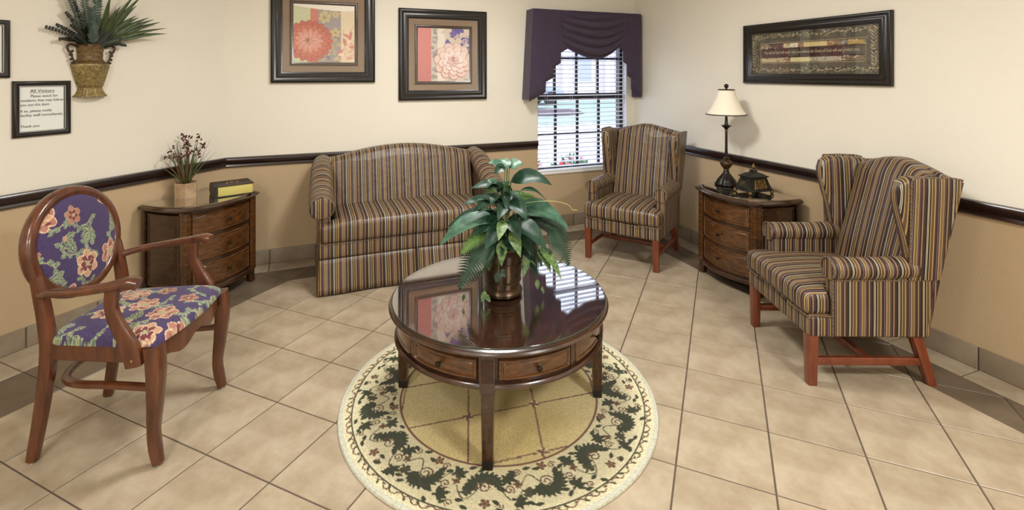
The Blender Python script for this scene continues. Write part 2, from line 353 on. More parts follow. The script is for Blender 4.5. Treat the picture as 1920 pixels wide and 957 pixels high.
# ------------------------------------------------------------------ 2-D painter for printed / woven pattern (vertex colours)
class Paint:
    def __init__(s, U, V, base):
        s.U = np.asarray(U, float); s.V = np.asarray(V, float); s.c = np.tile(np.array(base, float), (len(s.U), 1))
    def near(s, x0, x1, y0, y1): return np.nonzero((s.U >= x0) & (s.U <= x1) & (s.V >= y0) & (s.V <= y1))[0]
    def poly(s, pts, c, a=1.0):
        P = np.array(pts); i = s.near(P[:, 0].min(), P[:, 0].max(), P[:, 1].min(), P[:, 1].max())
        if not len(i): return
        x, y = s.U[i], s.V[i]; ins = np.zeros(len(i), bool); j = len(P)-1
        for k in range(len(P)):
            xi, yi = P[k]; xj, yj = P[j]
            if yi != yj: ins ^= ((yi > y) != (yj > y)) & (x < (xj-xi)*(y-yi)/(yj-yi)+xi)
            j = k
        s.c[i[ins]] = s.c[i[ins]]*(1-a)+np.array(c)*a
    def stroke(s, pts, w, c, a=1.0):
        P = np.array(pts, float)
        for p, q in zip(P[:-1], P[1:]):
            i = s.near(min(p[0], q[0])-w, max(p[0], q[0])+w, min(p[1], q[1])-w, max(p[1], q[1])+w)
            if not len(i): continue
            d = q-p; L2 = (d**2).sum()+1e-12; X = np.c_[s.U[i], s.V[i]]-p
            t = np.clip(X@d/L2, 0, 1); dist = np.hypot(*(X-t[:, None]*d).T); k = i[dist < w/2]
            s.c[k] = s.c[k]*(1-a)+np.array(c)*a
    def ell(s, cx, cy, ra, rb, rot, c, a=1.0):
        m = max(ra, rb); i = s.near(cx-m, cx+m, cy-m, cy+m)
        x, y = s.U[i]-cx, s.V[i]-cy; u = x*math.cos(rot)+y*math.sin(rot); v = -x*math.sin(rot)+y*math.cos(rot)
        k = i[(u/ra)**2+(v/rb)**2 < 1]; s.c[k] = s.c[k]*(1-a)+np.array(c)*a
    def leaf(s, x, y, L, wd, ang, c, vein=None, lobes=0, edge=None):
        n = 24; left, right = [], []
        for k in range(n+1):
            t = k/n; h = wd*math.sin(PI*t)**.7*(1-.3*t)
            if lobes: h *= .62+.38*abs(math.sin(PI*lobes*t))
            left.append((t*L, h)); right.append((t*L, -h))
        f = lambda p: (x+p[0]*math.cos(ang)-p[1]*math.sin(ang), y+p[0]*math.sin(ang)+p[1]*math.cos(ang))
        pts = [f(p) for p in left+right[::-1]]
        if edge: s.poly([f((p[0]*1.08-L*.04, p[1]*1.25)) for p in left+right[::-1]], edge)
        s.poly(pts, c)
        if vein:
            s.stroke([f((0, 0)), f((L*.92, 0))], wd*.18, vein)
            for t in (.25, .45, .65):
                for sg in (-1, 1): s.stroke([f((L*t, 0)), f((L*(t+.16), sg*wd*.6))], wd*.12, vein)
    def flower(s, x, y, r, outer, inner, core, n=6, rot=0, edge=None):
        for layer, (rr, cc, off) in enumerate([(r, outer, 0), (r*.62, inner, PI/n)]):
            for k in range(n):
                a = rot+off+2*PI*k/n; px, py = x+rr*.55*math.cos(a), y+rr*.55*math.sin(a)
                if edge: s.ell(px, py, rr*.54, rr*.40, a, edge)
                s.ell(px, py, rr*.48, rr*.33, a, cc)
        s.ell(x, y, r*.2, r*.2, 0, core)
    def spiral(s, x, y, r, w_, c, a0=0, turns=1.4, hand=1):
        s.stroke([(x+r*(1-.8*t)*math.cos(a0+hand*2*PI*turns*t), y+r*(1-.8*t)*math.sin(a0+hand*2*PI*turns*t)) for t in np.linspace(0, 1, 18)], w_, c)
    def grain(s, amp): s.c *= 1+amp*(rng.random((len(s.c), 1))-.5)*2
def grid(nu, nv, fn):
    V = [fn(i/nu, j/nv) for j in range(nv+1) for i in range(nu+1)]
    F = [(j*(nu+1)+i, j*(nu+1)+i+1, (j+1)*(nu+1)+i+1, (j+1)*(nu+1)+i) for j in range(nv) for i in range(nu)]
    return V, F

# ================================================================== the room shell
XR, YB, DL = 3.065, 4.21, 4.79           # right wall x, back wall y, left diagonal wall y-x
XC = YB-DL                               # left/back corner x
YF, XL = -2.6, -3.3                      # behind the camera
def slab(name, poly_fn): pass
def wallbox(name, x0, x1, y0, y1, z0=-.02, z1=CEIL): return tag(mk(name, *box(x0, x1, y0, y1, z0, z1, 1e-4), 'wall', smooth=False), kind='structure')
WX0, WX1, WZ0, WZ1 = 1.984, 2.972, .52, 1.99   # window opening
# back wall with opening: one mesh built from a frame of quads, 0.16 thick
def back_wall():
    xs = [XC-.3, WX0, WX1, XR+.16]; zs = [-.02, WZ0, WZ1, CEIL]; V = []; F = []
    for y in (YB, YB+.16):
        for z in zs:
            for x in xs: V.append((x, y, z))
    q = lambda l, j, i: l*16+j*4+i
    for j in range(3):
        for i in range(3):
            if i == 1 and j == 1: continue
            F.append((q(0, j, i), q(0, j, i+1), q(0, j+1, i+1), q(0, j+1, i))); F.append((q(1, j, i), q(1, j+1, i), q(1, j+1, i+1), q(1, j, i+1)))
    F += [(q(0, 1, 1), q(1, 1, 1), q(1, 1, 2), q(0, 1, 2)), (q(0, 2, 1), q(0, 2, 2), q(1, 2, 2), q(1, 2, 1)), (q(0, 1, 1), q(0, 2, 1), q(1, 2, 1), q(1, 1, 1)), (q(0, 1, 2), q(1, 1, 2), q(1, 2, 2), q(0, 2, 2))]
    return V, F
tag(mk('wall_back', *back_wall(), 'wall', smooth=False), kind='structure')
wallbox('wall_right', XR, XR+.16, YF, YB)
wallbox('wall_front', XL-.1, XR+.16, YF-.16, YF)
wallbox('wall_far_left', XL-.16, XL, YF, XL+DL+.05)
LW = (2*abs(XL-XC))**.5
Ldiag = math.hypot(XC-XL, XC-XL)
def onleft(s, out, z=0):      # s along the diagonal wall, out into the room
    return ((s*math.sqrt(2)+out*math.sqrt(2)-DL)/2, (s*math.sqrt(2)-out*math.sqrt(2)+DL)/2, z)
SC = (XC+YB)/math.sqrt(2)     # s of the corner
o = mk('wall_left', *box(-Ldiag-.1, .16, 0, .16, -.02, CEIL, 1e-4), 'wall', smooth=False, loc=onleft(SC, 0), rz=R(45)); tag(o, kind='structure')
tag(mk('ceiling', *box(XL-.2, XR+.2, YF-.2, YB+.2, CEIL, CEIL+.1, 1e-3), 'ceiling', smooth=False), kind='structure')
# floor slab (grout) with laid tiles
floor_o = tag(mk('floor', *box(XL-.2, XR+.15, YF-.2, YB+.15, -.06, -.003, 1e-4), 'grout', smooth=False), kind='structure')
TS = .33; G0 = (-.3657, 2.6549); SQ = math.sqrt(.5); GR = .006
def uv2xy(p, q): return (G0[0]+TS*(p*SQ+q*SQ), G0[1]+TS*(p*SQ-q*SQ))
def tile_mesh(poly):
    n = len(poly); cx = sum(p[0] for p in poly)/n; cy = sum(p[1] for p in poly)/n
    V = [(x-cx, y-cy, -.005) for x, y in poly]+[(x-cx, y-cy, -.0014) for x, y in poly]
    for x, y in poly:
        d = math.hypot(x-cx, y-cy)+1e-6; k = max(0, 1-.002/d); V.append(((x-cx)*k, (y-cy)*k, 0))
    F = [tuple(2*n+i for i in range(n))]
    for i in range(n):
        j = (i+1) % n; F += [(i, j, n+j, n+i), (n+i, n+j, 2*n+j, 2*n+i)]
    return V, F, (cx, cy, 0)
def area(p): return abs(sum(p[i][0]*p[(i+1) % len(p)][1]-p[(i+1) % len(p)][0]*p[i][1] for i in range(len(p))))/2
XI, XO, YI, YO = 2.685, 2.911, 3.815, 4.04
QI, QO = -2.796, -3.126                                  # (x-y)/sqrt2 of the diagonal band edges
def clip_all(poly, cons):
    for c_ in cons:
        poly = polyclip(poly, *c_)
        if len(poly) < 3: return []
    return poly
g = GR/2; hidden_tiles = {'tile': [], 'dtile': []}
def lay(poly, m, cons):
    poly = clip_all(poly, cons)
    if len(poly) < 3 or area(poly) < .0008: return
    V, F, c_ = tile_mesh(poly)
    cz = c_[0]*math.sin(YAW)+c_[1]*math.cos(YAW); cxx = c_[0]*math.cos(YAW)-c_[1]*math.sin(YAW)
    vis = cz > .75 and abs(cxx) < cz*1.12+.25
    if vis: mk('tile', V, F, m, floor_o, smooth=False, loc=c_)
    else: hidden_tiles[m].append(([(x+c_[0], y+c_[1], z) for x, y, z in V], F))
INF = 99
field = [(1, 0, XI), (0, 1, YI), (-SQ, SQ, -QI-g)]
band = [  # convex pieces of the taupe band
    [(-1, 0, -XI), (1, 0, XO), (0, 1, YO), (-SQ, SQ, -QI)],
    [(1, 0, XI), (0, -1, -YI), (0, 1, YO), (-SQ, SQ, -QI)],
    [(SQ, -SQ, QI-g), (-SQ, SQ, -QO-g), (0, 1, YO)]]
for p in range(-22, 12):
    for q in range(-8, 20):
        a = g/TS; sq = [uv2xy(p+a, q+a), uv2xy(p+1-a, q+a), uv2xy(p+1-a, q+1-a), uv2xy(p+a, q+1-a)]
        cx, cy = uv2xy(p+.5, q+.5)
        if cx < XL-.3 or cx > XR+.4 or cy < YF-.3 or cy > YB+.4: continue
        lay(sq, 'tile', field)
        for b in band: lay(sq, 'dtile', b)
        lay(sq, 'tile', [(SQ, -SQ, QO-g), (-SQ, SQ, DL*SQ-.004), (0, 1, YO-.0)])
# wall-parallel strip tiles
k0 = 1.421
for k in range(-13, 9):
    y0, y1 = k0+k*TS+g, k0+(k+1)*TS-g
    if y0 < YB: lay([(XO+GR, y0), (XR-.004, y0), (XR-.004, min(y1, YB-.004)), (XO+GR, min(y1, YB-.004))], 'tile', [])
xj = -.28
for k in range(-2, 12):
    x0, x1 = xj+k*TS+g, xj+(k+1)*TS-g
    lay([(x0, YO+GR), (x1, YO+GR), (x1, YB-.004), (x0, YB-.004)], 'tile', [(1, 0, XO-g), (-SQ, SQ, DL*SQ-.004)])
for m, L_ in hidden_tiles.items():
    if L_: tag(mk('tile_field', *join(*L_), m, floor_o, smooth=False), kind='stuff')
# base tiles
def baseboard(name, n, length, loc, rz, off=0):
    root = tag(bpy.data.objects.new(name, None), kind='structure'); C.objects.link(root); root.location = loc; root.rotation_euler[2] = rz
    mk('grout_bed', *box(0, length, -.006, 0, 0, .108, .001), 'grout', root, smooth=False)
    x = off; proto = None
    while x < length:
        a, b = max(x, 0)+GR*.6, min(x+TS, length)-GR*.6
        if b-a > .02:
            full = abs((b-a)-(TS-GR*1.2)) < 1e-4
            if full and proto: t = proto.copy(); C.objects.link(t); t.location = (a, 0, 0)
            else:
                t = mk('base_tile', *box(0, b-a, -.011, -.001, .002, .112, .003), 'btile', root, loc=(a, 0, 0))
                if full: proto = t
            t.parent = root
        x += TS
baseboard('baseboard_back', 0, XR-XC-.01, (XC, YB, 0), 0, (xj-XC) % TS-TS)
baseboard('baseboard_right', 0, 4.4, (XR, YB-.005, 0), R(-90), ((YB-.005-k0) % TS)-TS)
baseboard('baseboard_left', 0, 2.6, onleft(SC-2.6, 0), R(45), .12-TS)
# chair rail
def rail(name, length, loc, rz, x0=0):
    prof = [(0, -.037), (-.012, -.037), (-.02, -.028), (-.016, -.016), (-.024, -.004), (-.03, .012), (-.03, .026), (-.024, .036), (0, .038)]
    V = []; F = []
    for x in (x0, length):
        V += [(x, y, z) for y, z in prof]
    n = len(prof)
    F = [(i, i+1, n+i+1, n+i) for i in range(n-1)]+[tuple(range(n))[::-1], tuple(range(n, 2*n))]
    o = mk(name, V, F, 'rail', loc=loc, rz=rz, angle=50); return tag(o, kind='structure')
rail('trim_1', 1.98-XC, (XC, YB, .792), 0)
rail('trim_2', 4.6, (XR, YB, .792), R(-90), .001)
rail('trim_3', 3.2, onleft(SC-3.2, 0, .792), R(45))
# ceiling light fixtures; all but the first are added fill, out of view
for i, (lx, ly, p) in enumerate(TROFFER_AND_FILL):
    t = thing('ceiling_or_fill_light', ['square ceiling light panel above the round coffee table', 'added unseen square fill light panel above the floor left of the floral chair', 'added unseen square fill light panel by the right wall, far from the window', 'added unseen square fill light panel far from the window, on the left'][i], 'light', (lx, ly, CEIL))
    mk('light_frame', *xf(ring_frame(.66, .66, [(0, 0), (0, .03), (.03, .03), (.035, .015)]), lambda x, y, z: (x, z, y)), 'white', t, smooth=False)
    mk('diffuser', *box(-.3, .3, -.3, .3, -.02, -.01, .001), 'troffer', t, smooth=False)

# ================================================================== window
yg = YB+.10
win = tag(bpy.data.objects.new('window_1', None), kind='structure'); C.objects.link(win)
fx0, fx1, fz0, fz1 = WX0+.004, WX1-.004, WZ0-.02+.022, WZ1-.004
def bar(name, x0, x1, z0, z1, d=.03, m='bronze', y=yg): return mk(name, *box(x0, x1, y-d/2, y+d/2, z0, z1, .003), m, win, smooth=False)
bar('jamb', fx0, fx0+.03, fz0, fz1, .07); bar('jamb', fx1-.034, fx1, fz0, fz1, .07)
bar('head', fx0, fx1, fz1-.035, fz1, .07); bar('bottom_rail', fx0, fx1, fz0, fz0+.035, .05)
bar('meeting_rail', fx0+.03, fx1-.034, 1.206, 1.262, .05)
for x in (2.219, 2.461, 2.705):
    bar('muntin', x-.0135, x+.0135, fz0+.035, 1.216, .018); bar('muntin', x-.0135, x+.0135, 1.256, fz1-.035, .018, y=yg+.02)
for z in (.866, 1.606):
    bar('muntin', fx0+.03, fx1-.034, z-.011, z+.011, .016, y=yg+(.0 if z < 1 else .02))
xs = [fx0+.03, 2.219, 2.461, 2.705, fx1-.034]; zs = [fz0+.035, .866, 1.236, 1.606, fz1-.035]
for i in range(4):
    for j in range(4):
        mk('pane', *box(xs[i]+.008, xs[i+1]-.008, yg+.001+(.02 if j > 1 else 0), yg+.004+(.02 if j > 1 else 0), zs[j]+.008, zs[j+1]-.008, .0005), 'pane', win, smooth=False)
mk('sill', *box(WX0+.002, WX1-.002, YB-.012, YB+.075, WZ0-.015, WZ0+.006, .004), 'sill', win)
mk('jamb_liner', *box(WX1-.006, WX1, YB+.001, YB+.065, WZ0+.01, WZ1-.002, .001), 'white', win, smooth=False)
# blinds
bl = thing('window_blind', 'white horizontal slat blind hanging in the window, lowered and open', 'blind', (0, YB+.035, 0))
mk('head_rail', *box(WX0+.006, WX1-.012, -.02, .02, WZ1-.045, WZ1-.006, .003), 'white', bl)
mk('bottom_rail', *box(WX0+.008, WX1-.014, -.023, .023, WZ0+.01, WZ0+.026, .003), 'white', bl)
SLT = .0022; sl = None; z = WZ0+.05; sw = .047
Vs = []; x0, x1 = WX0+.008, WX1-.014
for x in (x0, x1):
    for k in range(5):
        t = k/4-.5; Vs.append((x, t*sw, .0035*(1-4*t*t)+t*.004))
Vs += [(x_, y_, z_+.0026) for x_, y_, z_ in Vs]
Fs = [(k, k+1, 5+k+1, 5+k) for k in range(4)]+[(10+k, 15+k, 15+k+1, 10+k+1) for k in range(4)]+[(0, 5, 15, 10), (4, 14, 19, 9), (0, 10, 11, 1), (1, 11, 12, 2), (2, 12, 13, 3), (3, 13, 14, 4), (5, 6, 16, 15), (6, 7, 17, 16), (7, 8, 18, 17), (8, 9, 19, 18)]
while z < WZ1-.05:
    if sl is None: sl = mk('slat', Vs, Fs, 'slat', bl, loc=(0, 0, z))
    else:
        c_ = sl.copy(); C.objects.link(c_); c_.location = (0, 0, z); c_.parent = bl
    z += .042
for x in (2.09, 2.36, 2.63, 2.88):
    for dy in (-.0235, .0235): mk('ladder_cord', *sweep([(x, dy, WZ0+.02), (x, dy, WZ1-.02)], .0022, CIRC(5)), 'cord', bl)
mk('tilt_wand', *sweep([(2.93, -.03, WZ1-.04), (2.932, -.03, 1.05)], .006, CIRC(6)), 'cord', bl)
# valance: swag with two cascade tails
VY = 4.10; VZT = 2.04
va = thing('window_valance', 'dark aubergine swag valance with cascading tails over the window', 'valance', (0, 0, 0))
VX0, VX1 = 1.868, 3.035
mk('valance_board', *box(VX0+.005, VX1-.005, VY+.012, YB-.002, VZT-.09, VZT-.005, .004), 'purple', va)
def tail(name, xo, zo, zi, sgn, n=4, w=.11, step=.073, flare=.05):
    """accordion-pleated cascade: the hem rises with the cloth's length, so the folds show as a zigzag edge"""
    path = []
    for j in range(n):
        x = xo+sgn*step*j; y = VY-.040+.007*j
        path += [(x, y), (x+sgn*w*.5, y-.010), (x+sgn*w, y+.001), (x+sgn*(w*.92), y+.007), (x+sgn*step*1.0, y+.0045)]
    path = spline([(p[0], p[1], 0) for p in path], 4); L_ = [0]
    for p, q in zip(path[:-1], path[1:]): L_.append(L_[-1]+(q-p).length)
    def f(u, v):
        i = min(int(round(u*(len(path)-1))), len(path)-1); t = L_[i]/L_[-1]; zb = zo+(zi-zo)*t
        k = (VZT-(VZT+(zb-VZT)*v))/(VZT-zo)
        return (path[i].x-sgn*flare*k*(1-t), path[i].y-.012*k, VZT+(zb-VZT)*v)
    o = mk(name, *grid(len(path)-1, 12, f), 'purple', va); m_ = o.modifiers.new('thick', 'SOLIDIFY'); m_.thickness = .004; m_.offset = 0
    return o
tail('tail', 1.872, 1.208, 1.73, 1, 4, .15, .068); tail('tail', 3.032, 1.225, 1.75, -1, 4, .115, .040, 0)
for x in (VX0, VX1-.006): mk('return_panel', *grid(3, 8, lambda u, v, x=x: (x+(-.045*v if x < 2.5 else 0), VY-.05+(YB-.004-VY+.05)*u, VZT+(1.22-VZT)*v)), 'purple', va)
def swag(u, v):
    xl, xr = 2.165, 2.86; x = xl+(xr-xl)*u; s_ = math.sin(PI*u)
    ends = VZT-v*(.33-.06*u); mid = VZT-.03-v*.415
    z_ = ends+(mid-ends)*(max(0.0, s_)**.9)
    x = 2.512+(x-2.512)*(1-.04*v)
    rip = math.sin(v*2*PI*5.0)
    y = VY-.024-.024*s_*v-.026*rip*(.25+.75*s_)*min(1, v*5)-.012*math.sin(PI*v)
    return (x, y, z_ - .006*rip*s_)
o = mk('swag', *grid(36, 60, swag), 'purple', va); m_ = o.modifiers.new('thick', 'SOLIDIFY'); m_.thickness = .004
mk('heading', *grid(24, 4, lambda u, v: (VX0+(VX1-VX0)*u, VY-.014-.004*math.sin(u*40), VZT+.004-.05*v)), 'purple', va)

# ================================================================== floral pattern (wood chair)
PUR = (62, 48, 88); PEACH = (182, 144, 118); PINK = (162, 112, 98); BURG = (108, 48, 58); GRN = (92, 114, 100); GRN2 = (68, 92, 84); CRM = (160, 162, 124); GOLD = (176, 146, 108)
def floral(U, V, seed, sc=1.0):
    rg = random.Random(seed); P = Paint(U, V, PUR); P.grain(.10)
    u0, u1, v0, v1 = min(U), max(U), min(V), max(V)
    cells = []; st = .14*sc; row = 0; y = v0-.02
    while y < v1+.06:
        x = u0-.03+(st/2 if row % 2 else 0)
        while x < u1+.06: cells.append((x+rg.uniform(-.02, .02), y+rg.uniform(-.02, .02))); x += st
        y += st*.8; row += 1
    for i, (x, y) in enumerate(cells):     # vines
        a = rg.uniform(0, 2*PI)
        pts = [(x+.09*sc*t*math.cos(a+2.2*t), y+.09*sc*t*math.sin(a+2.2*t)) for t in np.linspace(0, 1, 10)]
        P.stroke(pts, .0045*sc, CRM)
        for t in (3, 6, 9):
            for s in (-1, 1): P.leaf(*pts[t], .030*sc, .009*sc, a+s*1.1+t*.2, GRN, CRM, edge=CRM)
    for i, (x, y) in enumerate(cells):
        k = (i*7+seed) % 5; a = rg.uniform(0, 2*PI)
        if k == 0 or (k == 3 and i % 2):
            P.flower(x, y, .052*sc, PEACH if k else PINK, BURG if k else PEACH, CRM, 6, a, (224, 190, 150))
            for s in range(4): P.ell(x+.03*sc*math.cos(a+s*1.6), y+.03*sc*math.sin(a+s*1.6), .012*sc, .005*sc, a+s, BURG)
        elif k == 1:
            for s in (-.9, -.3, .3, .9): P.leaf(x, y, .062*sc, .017*sc, a+s, GRN if s > 0 else GRN2, CRM, 3, CRM)
        elif k == 2:
            P.flower(x, y, .036*sc, PINK, BURG, GOLD, 5, a, GOLD)
        else:
            P.leaf(x, y, .075*sc, .024*sc, a, GRN2, CRM, 4, CRM); P.leaf(x, y, .05*sc, .016*sc, a+1.2, GRN, CRM, 3, CRM)
            P.ell(x, y, .012*sc, .01*sc, a, PEACH)
    P.grain(.08); return P.c

# ================================================================== wooden armchair with floral upholstery
CHL = (-.67, 2.4855, 0); CHR = R(71.3)
ch = thing('wood_armchair', 'open-arm wooden chair with oval back and purple floral tapestry seat', 'chair', CHL, CHR)
W_ = 'chairwood'
def by(z): return .205+(z-.56)*.17
# back oval frame
ring = [(.213*math.cos(t)*(1-.06*math.sin(t)*-1 if False else 1), by(.768+.198*math.sin(t)), .768+.198*math.sin(t)) for t in np.linspace(0, 2*PI, 48, endpoint=False)]
mk('back_frame', *sweep(ring, [(.046, .044)]*48, super_(12, .7), (0, 1, 0), closed=True), W_, ch)
def pad_fn(u, v):
    a, b = 2*u-1, 2*v-1; r2 = math.hypot(a, b)+1e-9
    m_ = max(abs(a), abs(b)); x, zz = a*m_/r2, b*m_/r2; d = math.hypot(x, zz)
    z_ = .768+.186*zz
    return (.200*x, by(z_)-.012-.022*(max(0, 1-d**4))**.6, z_)
V, F = grid(110, 110, pad_fn); o = mk('back_pad', V, F, 'floral', ch, paint=floral([v[0] for v in V], [v[2] for v in V], 3, 1.0))
mk('back_panel', *puff([(.2*math.cos(t), .186*math.sin(t)) for t in np.linspace(0, 2*PI, 32, endpoint=False)], 0, .02, .006, .006, lambda a, b, d: (a, by(.768+b)+d-.008, .768+b)), 'floral', ch, paint=None)
ob = ch.children[-1]; me = ob.data; n_ = len(me.vertices); a_ = me.attributes.new('paint', 'FLOAT_COLOR', 'POINT'); a_.data.foreach_set('color', np.tile(np.array(col(*PUR), 'f'), n_))
# seat
def hw(y): return .205+(.252-.205)*(.2-y)/.43
def seat_fn(u, v):
    a, b = 2*u-1, 2*v-1
    y = -.232+.43*v if True else 0
    x = a*hw(y)*(1-.05*abs(b)**8)
    y = y-.03*(1-a*a)*(1-v)**2*1.0
    e = (1-abs(a)**5)*(1-abs(b)**5)
    return (x, y, .446+.052*max(0, e)**.42)
V, F = grid(130, 110, seat_fn); mk('seat_cushion', V, F, 'floral', ch, paint=floral([v[0] for v in V], [v[1] for v in V], 8, 1.0))
outl = [(-hw(-.235)+.004, -.215), (-.12, -.243), (0, -.252), (.12, -.243), (hw(-.235)-.004, -.215), (hw(.19)-.002, .195), (-hw(.19)+.002, .195)]
def apron_loft():
    r1 = []
    for z in (.448, .440, .392, .388): r1.append([(x*(1 if z != .388 else .99), y, z) for x, y in outl])
    return loft(r1)
mk('seat_frame', *apron_loft(), W_, ch, smooth=False)
# shaped front apron
def front_apron():
    n = 20; V = []; F = []
    for i in range(n+1):
        x = -.2+.4*i/n; yb = -.252+.03*(x/.2)**2; drop = .025+.018*math.cos(x/.2*PI*2)*-1+.012*abs(x/.2)**3
        for y in (yb-.006, yb+.016):
            V += [(x, y, .446), (x, y, .405-drop)]
    for i in range(n):
        a = i*4; b = a+4
        F += [(a, a+1, b+1, b), (a+2, b+2, b+3, a+3), (a+1, a+3, b+3, b+1), (a, b, b+2, a+2)]
    F += [(0, 2, 3, 1), (4*n, 4*n+1, 4*n+3, 4*n+2)]
    return V, F
mk('front_apron', *front_apron(), W_, ch)
for s in (-1, 1):
    p = spline([(s*.232, -.222, .445), (s*.236, -.232, .36), (s*.231, -.226, .24), (s*.225, -.217, .13), (s*.226, -.224, .06), (s*.229, -.236, .008)], 5)
    lg = mk('leg', *sweep(p, [(.062, .062), (.060, .060), (.05, .05), (.04, .04), (.038, .042), (.034, .034)], super_(12, .55)), W_, ch)
    mk('glide', *lathe([(.014, 0), (.014, .006), (.010, .010)], 10), 'chrome', lg, loc=(s*.229, -.236, 0))
    p = spline([(s*.19, .245, .008), (s*.185, .215, .2), (s*.192, .185, .40), (s*.198, .19, .52), (s*.2, .208, .63), (s*.205, .222, .70)], 5)
    lg = mk('leg', *sweep(p, [(.036, .036), (.042, .042), (.044, .05), (.042, .046), (.04, .042), (.03, .034)], super_(12, .55)), W_, ch)
    mk('glide', *lathe([(.014, 0), (.014, .006), (.010, .010)], 10), 'chrome', lg, loc=(s*.19, .245, 0))
    p = spline([(s*.205, .205, .632), (s*.232, .14, .648), (s*.258, .03, .662), (s*.262, -.07, .678), (s*.25, -.14, .69), (s*.246, -.175, .682)], 6)
    mk('armrest', *sweep(p, [(.03, .03), (.034, .028), (.042, .028), (.05, .03), (.058, .036), (.05, .04)], super_(14, .7)), W_, ch)
    p = spline([(s*.255, -.09, .672), (s*.257, -.088, .60), (s*.258, -.115, .53), (s*.256, -.15, .46), (s*.252, -.165, .384)], 5)
    mk('arm_support', *sweep(p, [(.03, .05), (.028, .044), (.03, .052), (.032, .064), (.03, .06)], super_(12, .55)), W_, ch)
    mk('screw_cap', *ball((s*.268, -.165, .41), .006, 8, 4), 'nail', ch)
hp = spline([(-.222, -.21, .285), (-.2, -.05, .285), (-.185, .09, .285), (-.14, .165, .285), (-.06, .195, .285), (.06, .195, .285), (.14, .165, .285), (.185, .09, .285), (.2, -.05, .285), (.222, -.21, .285)], 6)
mk('stretcher', *sweep(hp, (.024, .03), super_(10, .7), (0, 0, 1)), W_, ch)

# ================================================================== striped upholstery
def st_x(co, n): return co.y+.03 if abs(n.x) > .75 else co.x
def st_y(co, n): return co.x if abs(n.y) > .75 else co.y
def piping(pts, parent, r=.007, name='piping'): return mk(name, *sweep(pts, r*1.4, CIRC(6)), 'stripe', parent, st=lambda co, n: (co.x+co.y+co.z)*3)
def make_wing_chair(label):
    t = thing('wing_chair', label, 'armchair', group='striped wing chairs')
    # base
    mk('seat_base', *rbx(-.298, .298, -.295, .27, .228, .33, .018, (8, 6, 2)), 'stripe', t, st=st_x)
    def cush(x, y, z):
        k = max(0, min(1, (y+.205)/.03)); k = k*k*(3-2*k); x *= 1-(1-.232/.298)*k
        z += (.022*(1-(x/.3)**4)*(1-((y+.05)/.28)**2) if z > .38 else 0)
        return (x, y, z)
    mk('seat_cushion', *rbx(-.298, .298, -.312, .2, .327, .435, .034, (10, 18, 2), 4, cush), 'stripe', t, st=st_x)
    # inside back, raked, camel top
    rk = lambda z: .165+(z-.43)*.26
    n = 14; out = [(-.235, .40), (.235, .40), (.243, .7), (.243, .93)]
    for i in range(n+1):
        x = .235-.47*i/n; out.append((x, .958+.062*cp(x/.235*PI/2, 1.2)))
    out += [(-.243, .93), (-.243, .7)]
    mk('backrest', *puff(out, -.01, .10, .035, .012, lambda a, b, d: (a, rk(b)+d, b)), 'stripe', t, st=st_x)
    # outside back
    n = 10; out = [(-.288, .23), (.288, .23), (.30, .5), (.325, .955)]
    for i in range(n+1):
        x = .30-.6*i/n; out.append((x, .962+.05*cp(x/.30*PI/2, 1.4)))
    out += [(-.325, .955), (-.30, .5)]
    mk('back_panel', *puff(out, 0, .035, .012, .004, lambda a, b, d: (a, .228+(b-.23)*.186+d, b)), 'stripe', t, st=st_x)
    for s in (-1, 1):
        # arm panel and rolled top
        out = [(-.185, .235), (.245, .235), (.285, .50), (.285, .565), (-.185, .565)]
        mk('arm_panel', *puff([(a, b) for a, b in out], .24, .302, .01, .002, lambda a, b, d, s=s: (s*d, a, b)), 'stripe', t, st=st_y)
        path = spline([(s*.276, -.192, .545), (s*.276, 0, .545), (s*.272, .2, .55)], 6)
        mk('arm_roll', *sweep(path, [(.104, .102)]*13, CIRC(20), (1, 0, 0)), 'stripe', t, st=st_y)
        piping([(s*(.276+.049*math.cos(a)), -.194, .545+.049*math.sin(a)) for a in np.linspace(-.9, PI+.9, 16)], t)
        piping([(s*.303, -.188, .50), (s*.303, -.188, .24)], t)
        piping([(s*.304, -.18, .497), (s*.304, .16, .50), (s*.306, .285, .503)], t, .005)
        # wing
        out = [(.165, .57), (.158, .62), (.142, .70), (.120, .78), (.102, .86), (.098, .91), (.112, .955), (.15, .978), (.25, .976), (.34, .972), (.378, .965), (.36, .86), (.33, .70), (.305, .56), (.30, .50), (.19, .50)]
        def pl(a, b, d, s=s):
            fl = max(0, min(1, (b-.5)/.45)); return (s*(d+.022*fl), a, b)
        mk('wing', *puff(out, .232, .302, .028, .004, pl, 5), 'stripe', t, st=st_y)
        outp = [(.158, .503), (.156, .7), (.152, .86), (.150, .955), (.158, .978), (.25, .980), (.34, .977), (.382, .968), (.362, .86), (.332, .70), (.308, .56), (.30, .503)]
        mk('wing_panel', *puff(outp, .296, .312, .006, .002, pl, 3), 'stripe', t, st=st_y)
        piping([pl(a, b, .309) for a, b in outp[:8]], t, .006)
        mk('leg', *sweep([(s*.268, -.268, .235), (s*.268, -.268, .0)], [(.05, .05), (.042, .042)], super_(12, .3)), 'cherry', t)
        mk('leg', *sweep([(s*.262, .215, .24), (s*.265, .25, .12), (s*.268, .288, .0)], [(.046, .05), (.042, .044), (.036, .038)], super_(12, .3)), 'cherry', t)
        mk('stretcher', *sweep([(s*.268, -.25, .108), (s*.267, .255, .108)], (.024, .036), super_(8, .3)), 'cherry', t)
    mk('stretcher', *sweep([(-.262, .0, .108), (.262, .0, .108)], (.024, .034), super_(8, .3), (0, 1, 0)), 'cherry', t)
    piping([(-.297, -.302, .33), (-.15, -.312, .33), (.15, -.312, .33), (.297, -.302, .33), (.303, -.19, .33)], t, .005)
    return t
def spline2(p): return [(v[0], v[1]) for v in spline([(a, b, 0) for a, b in p], 4)]
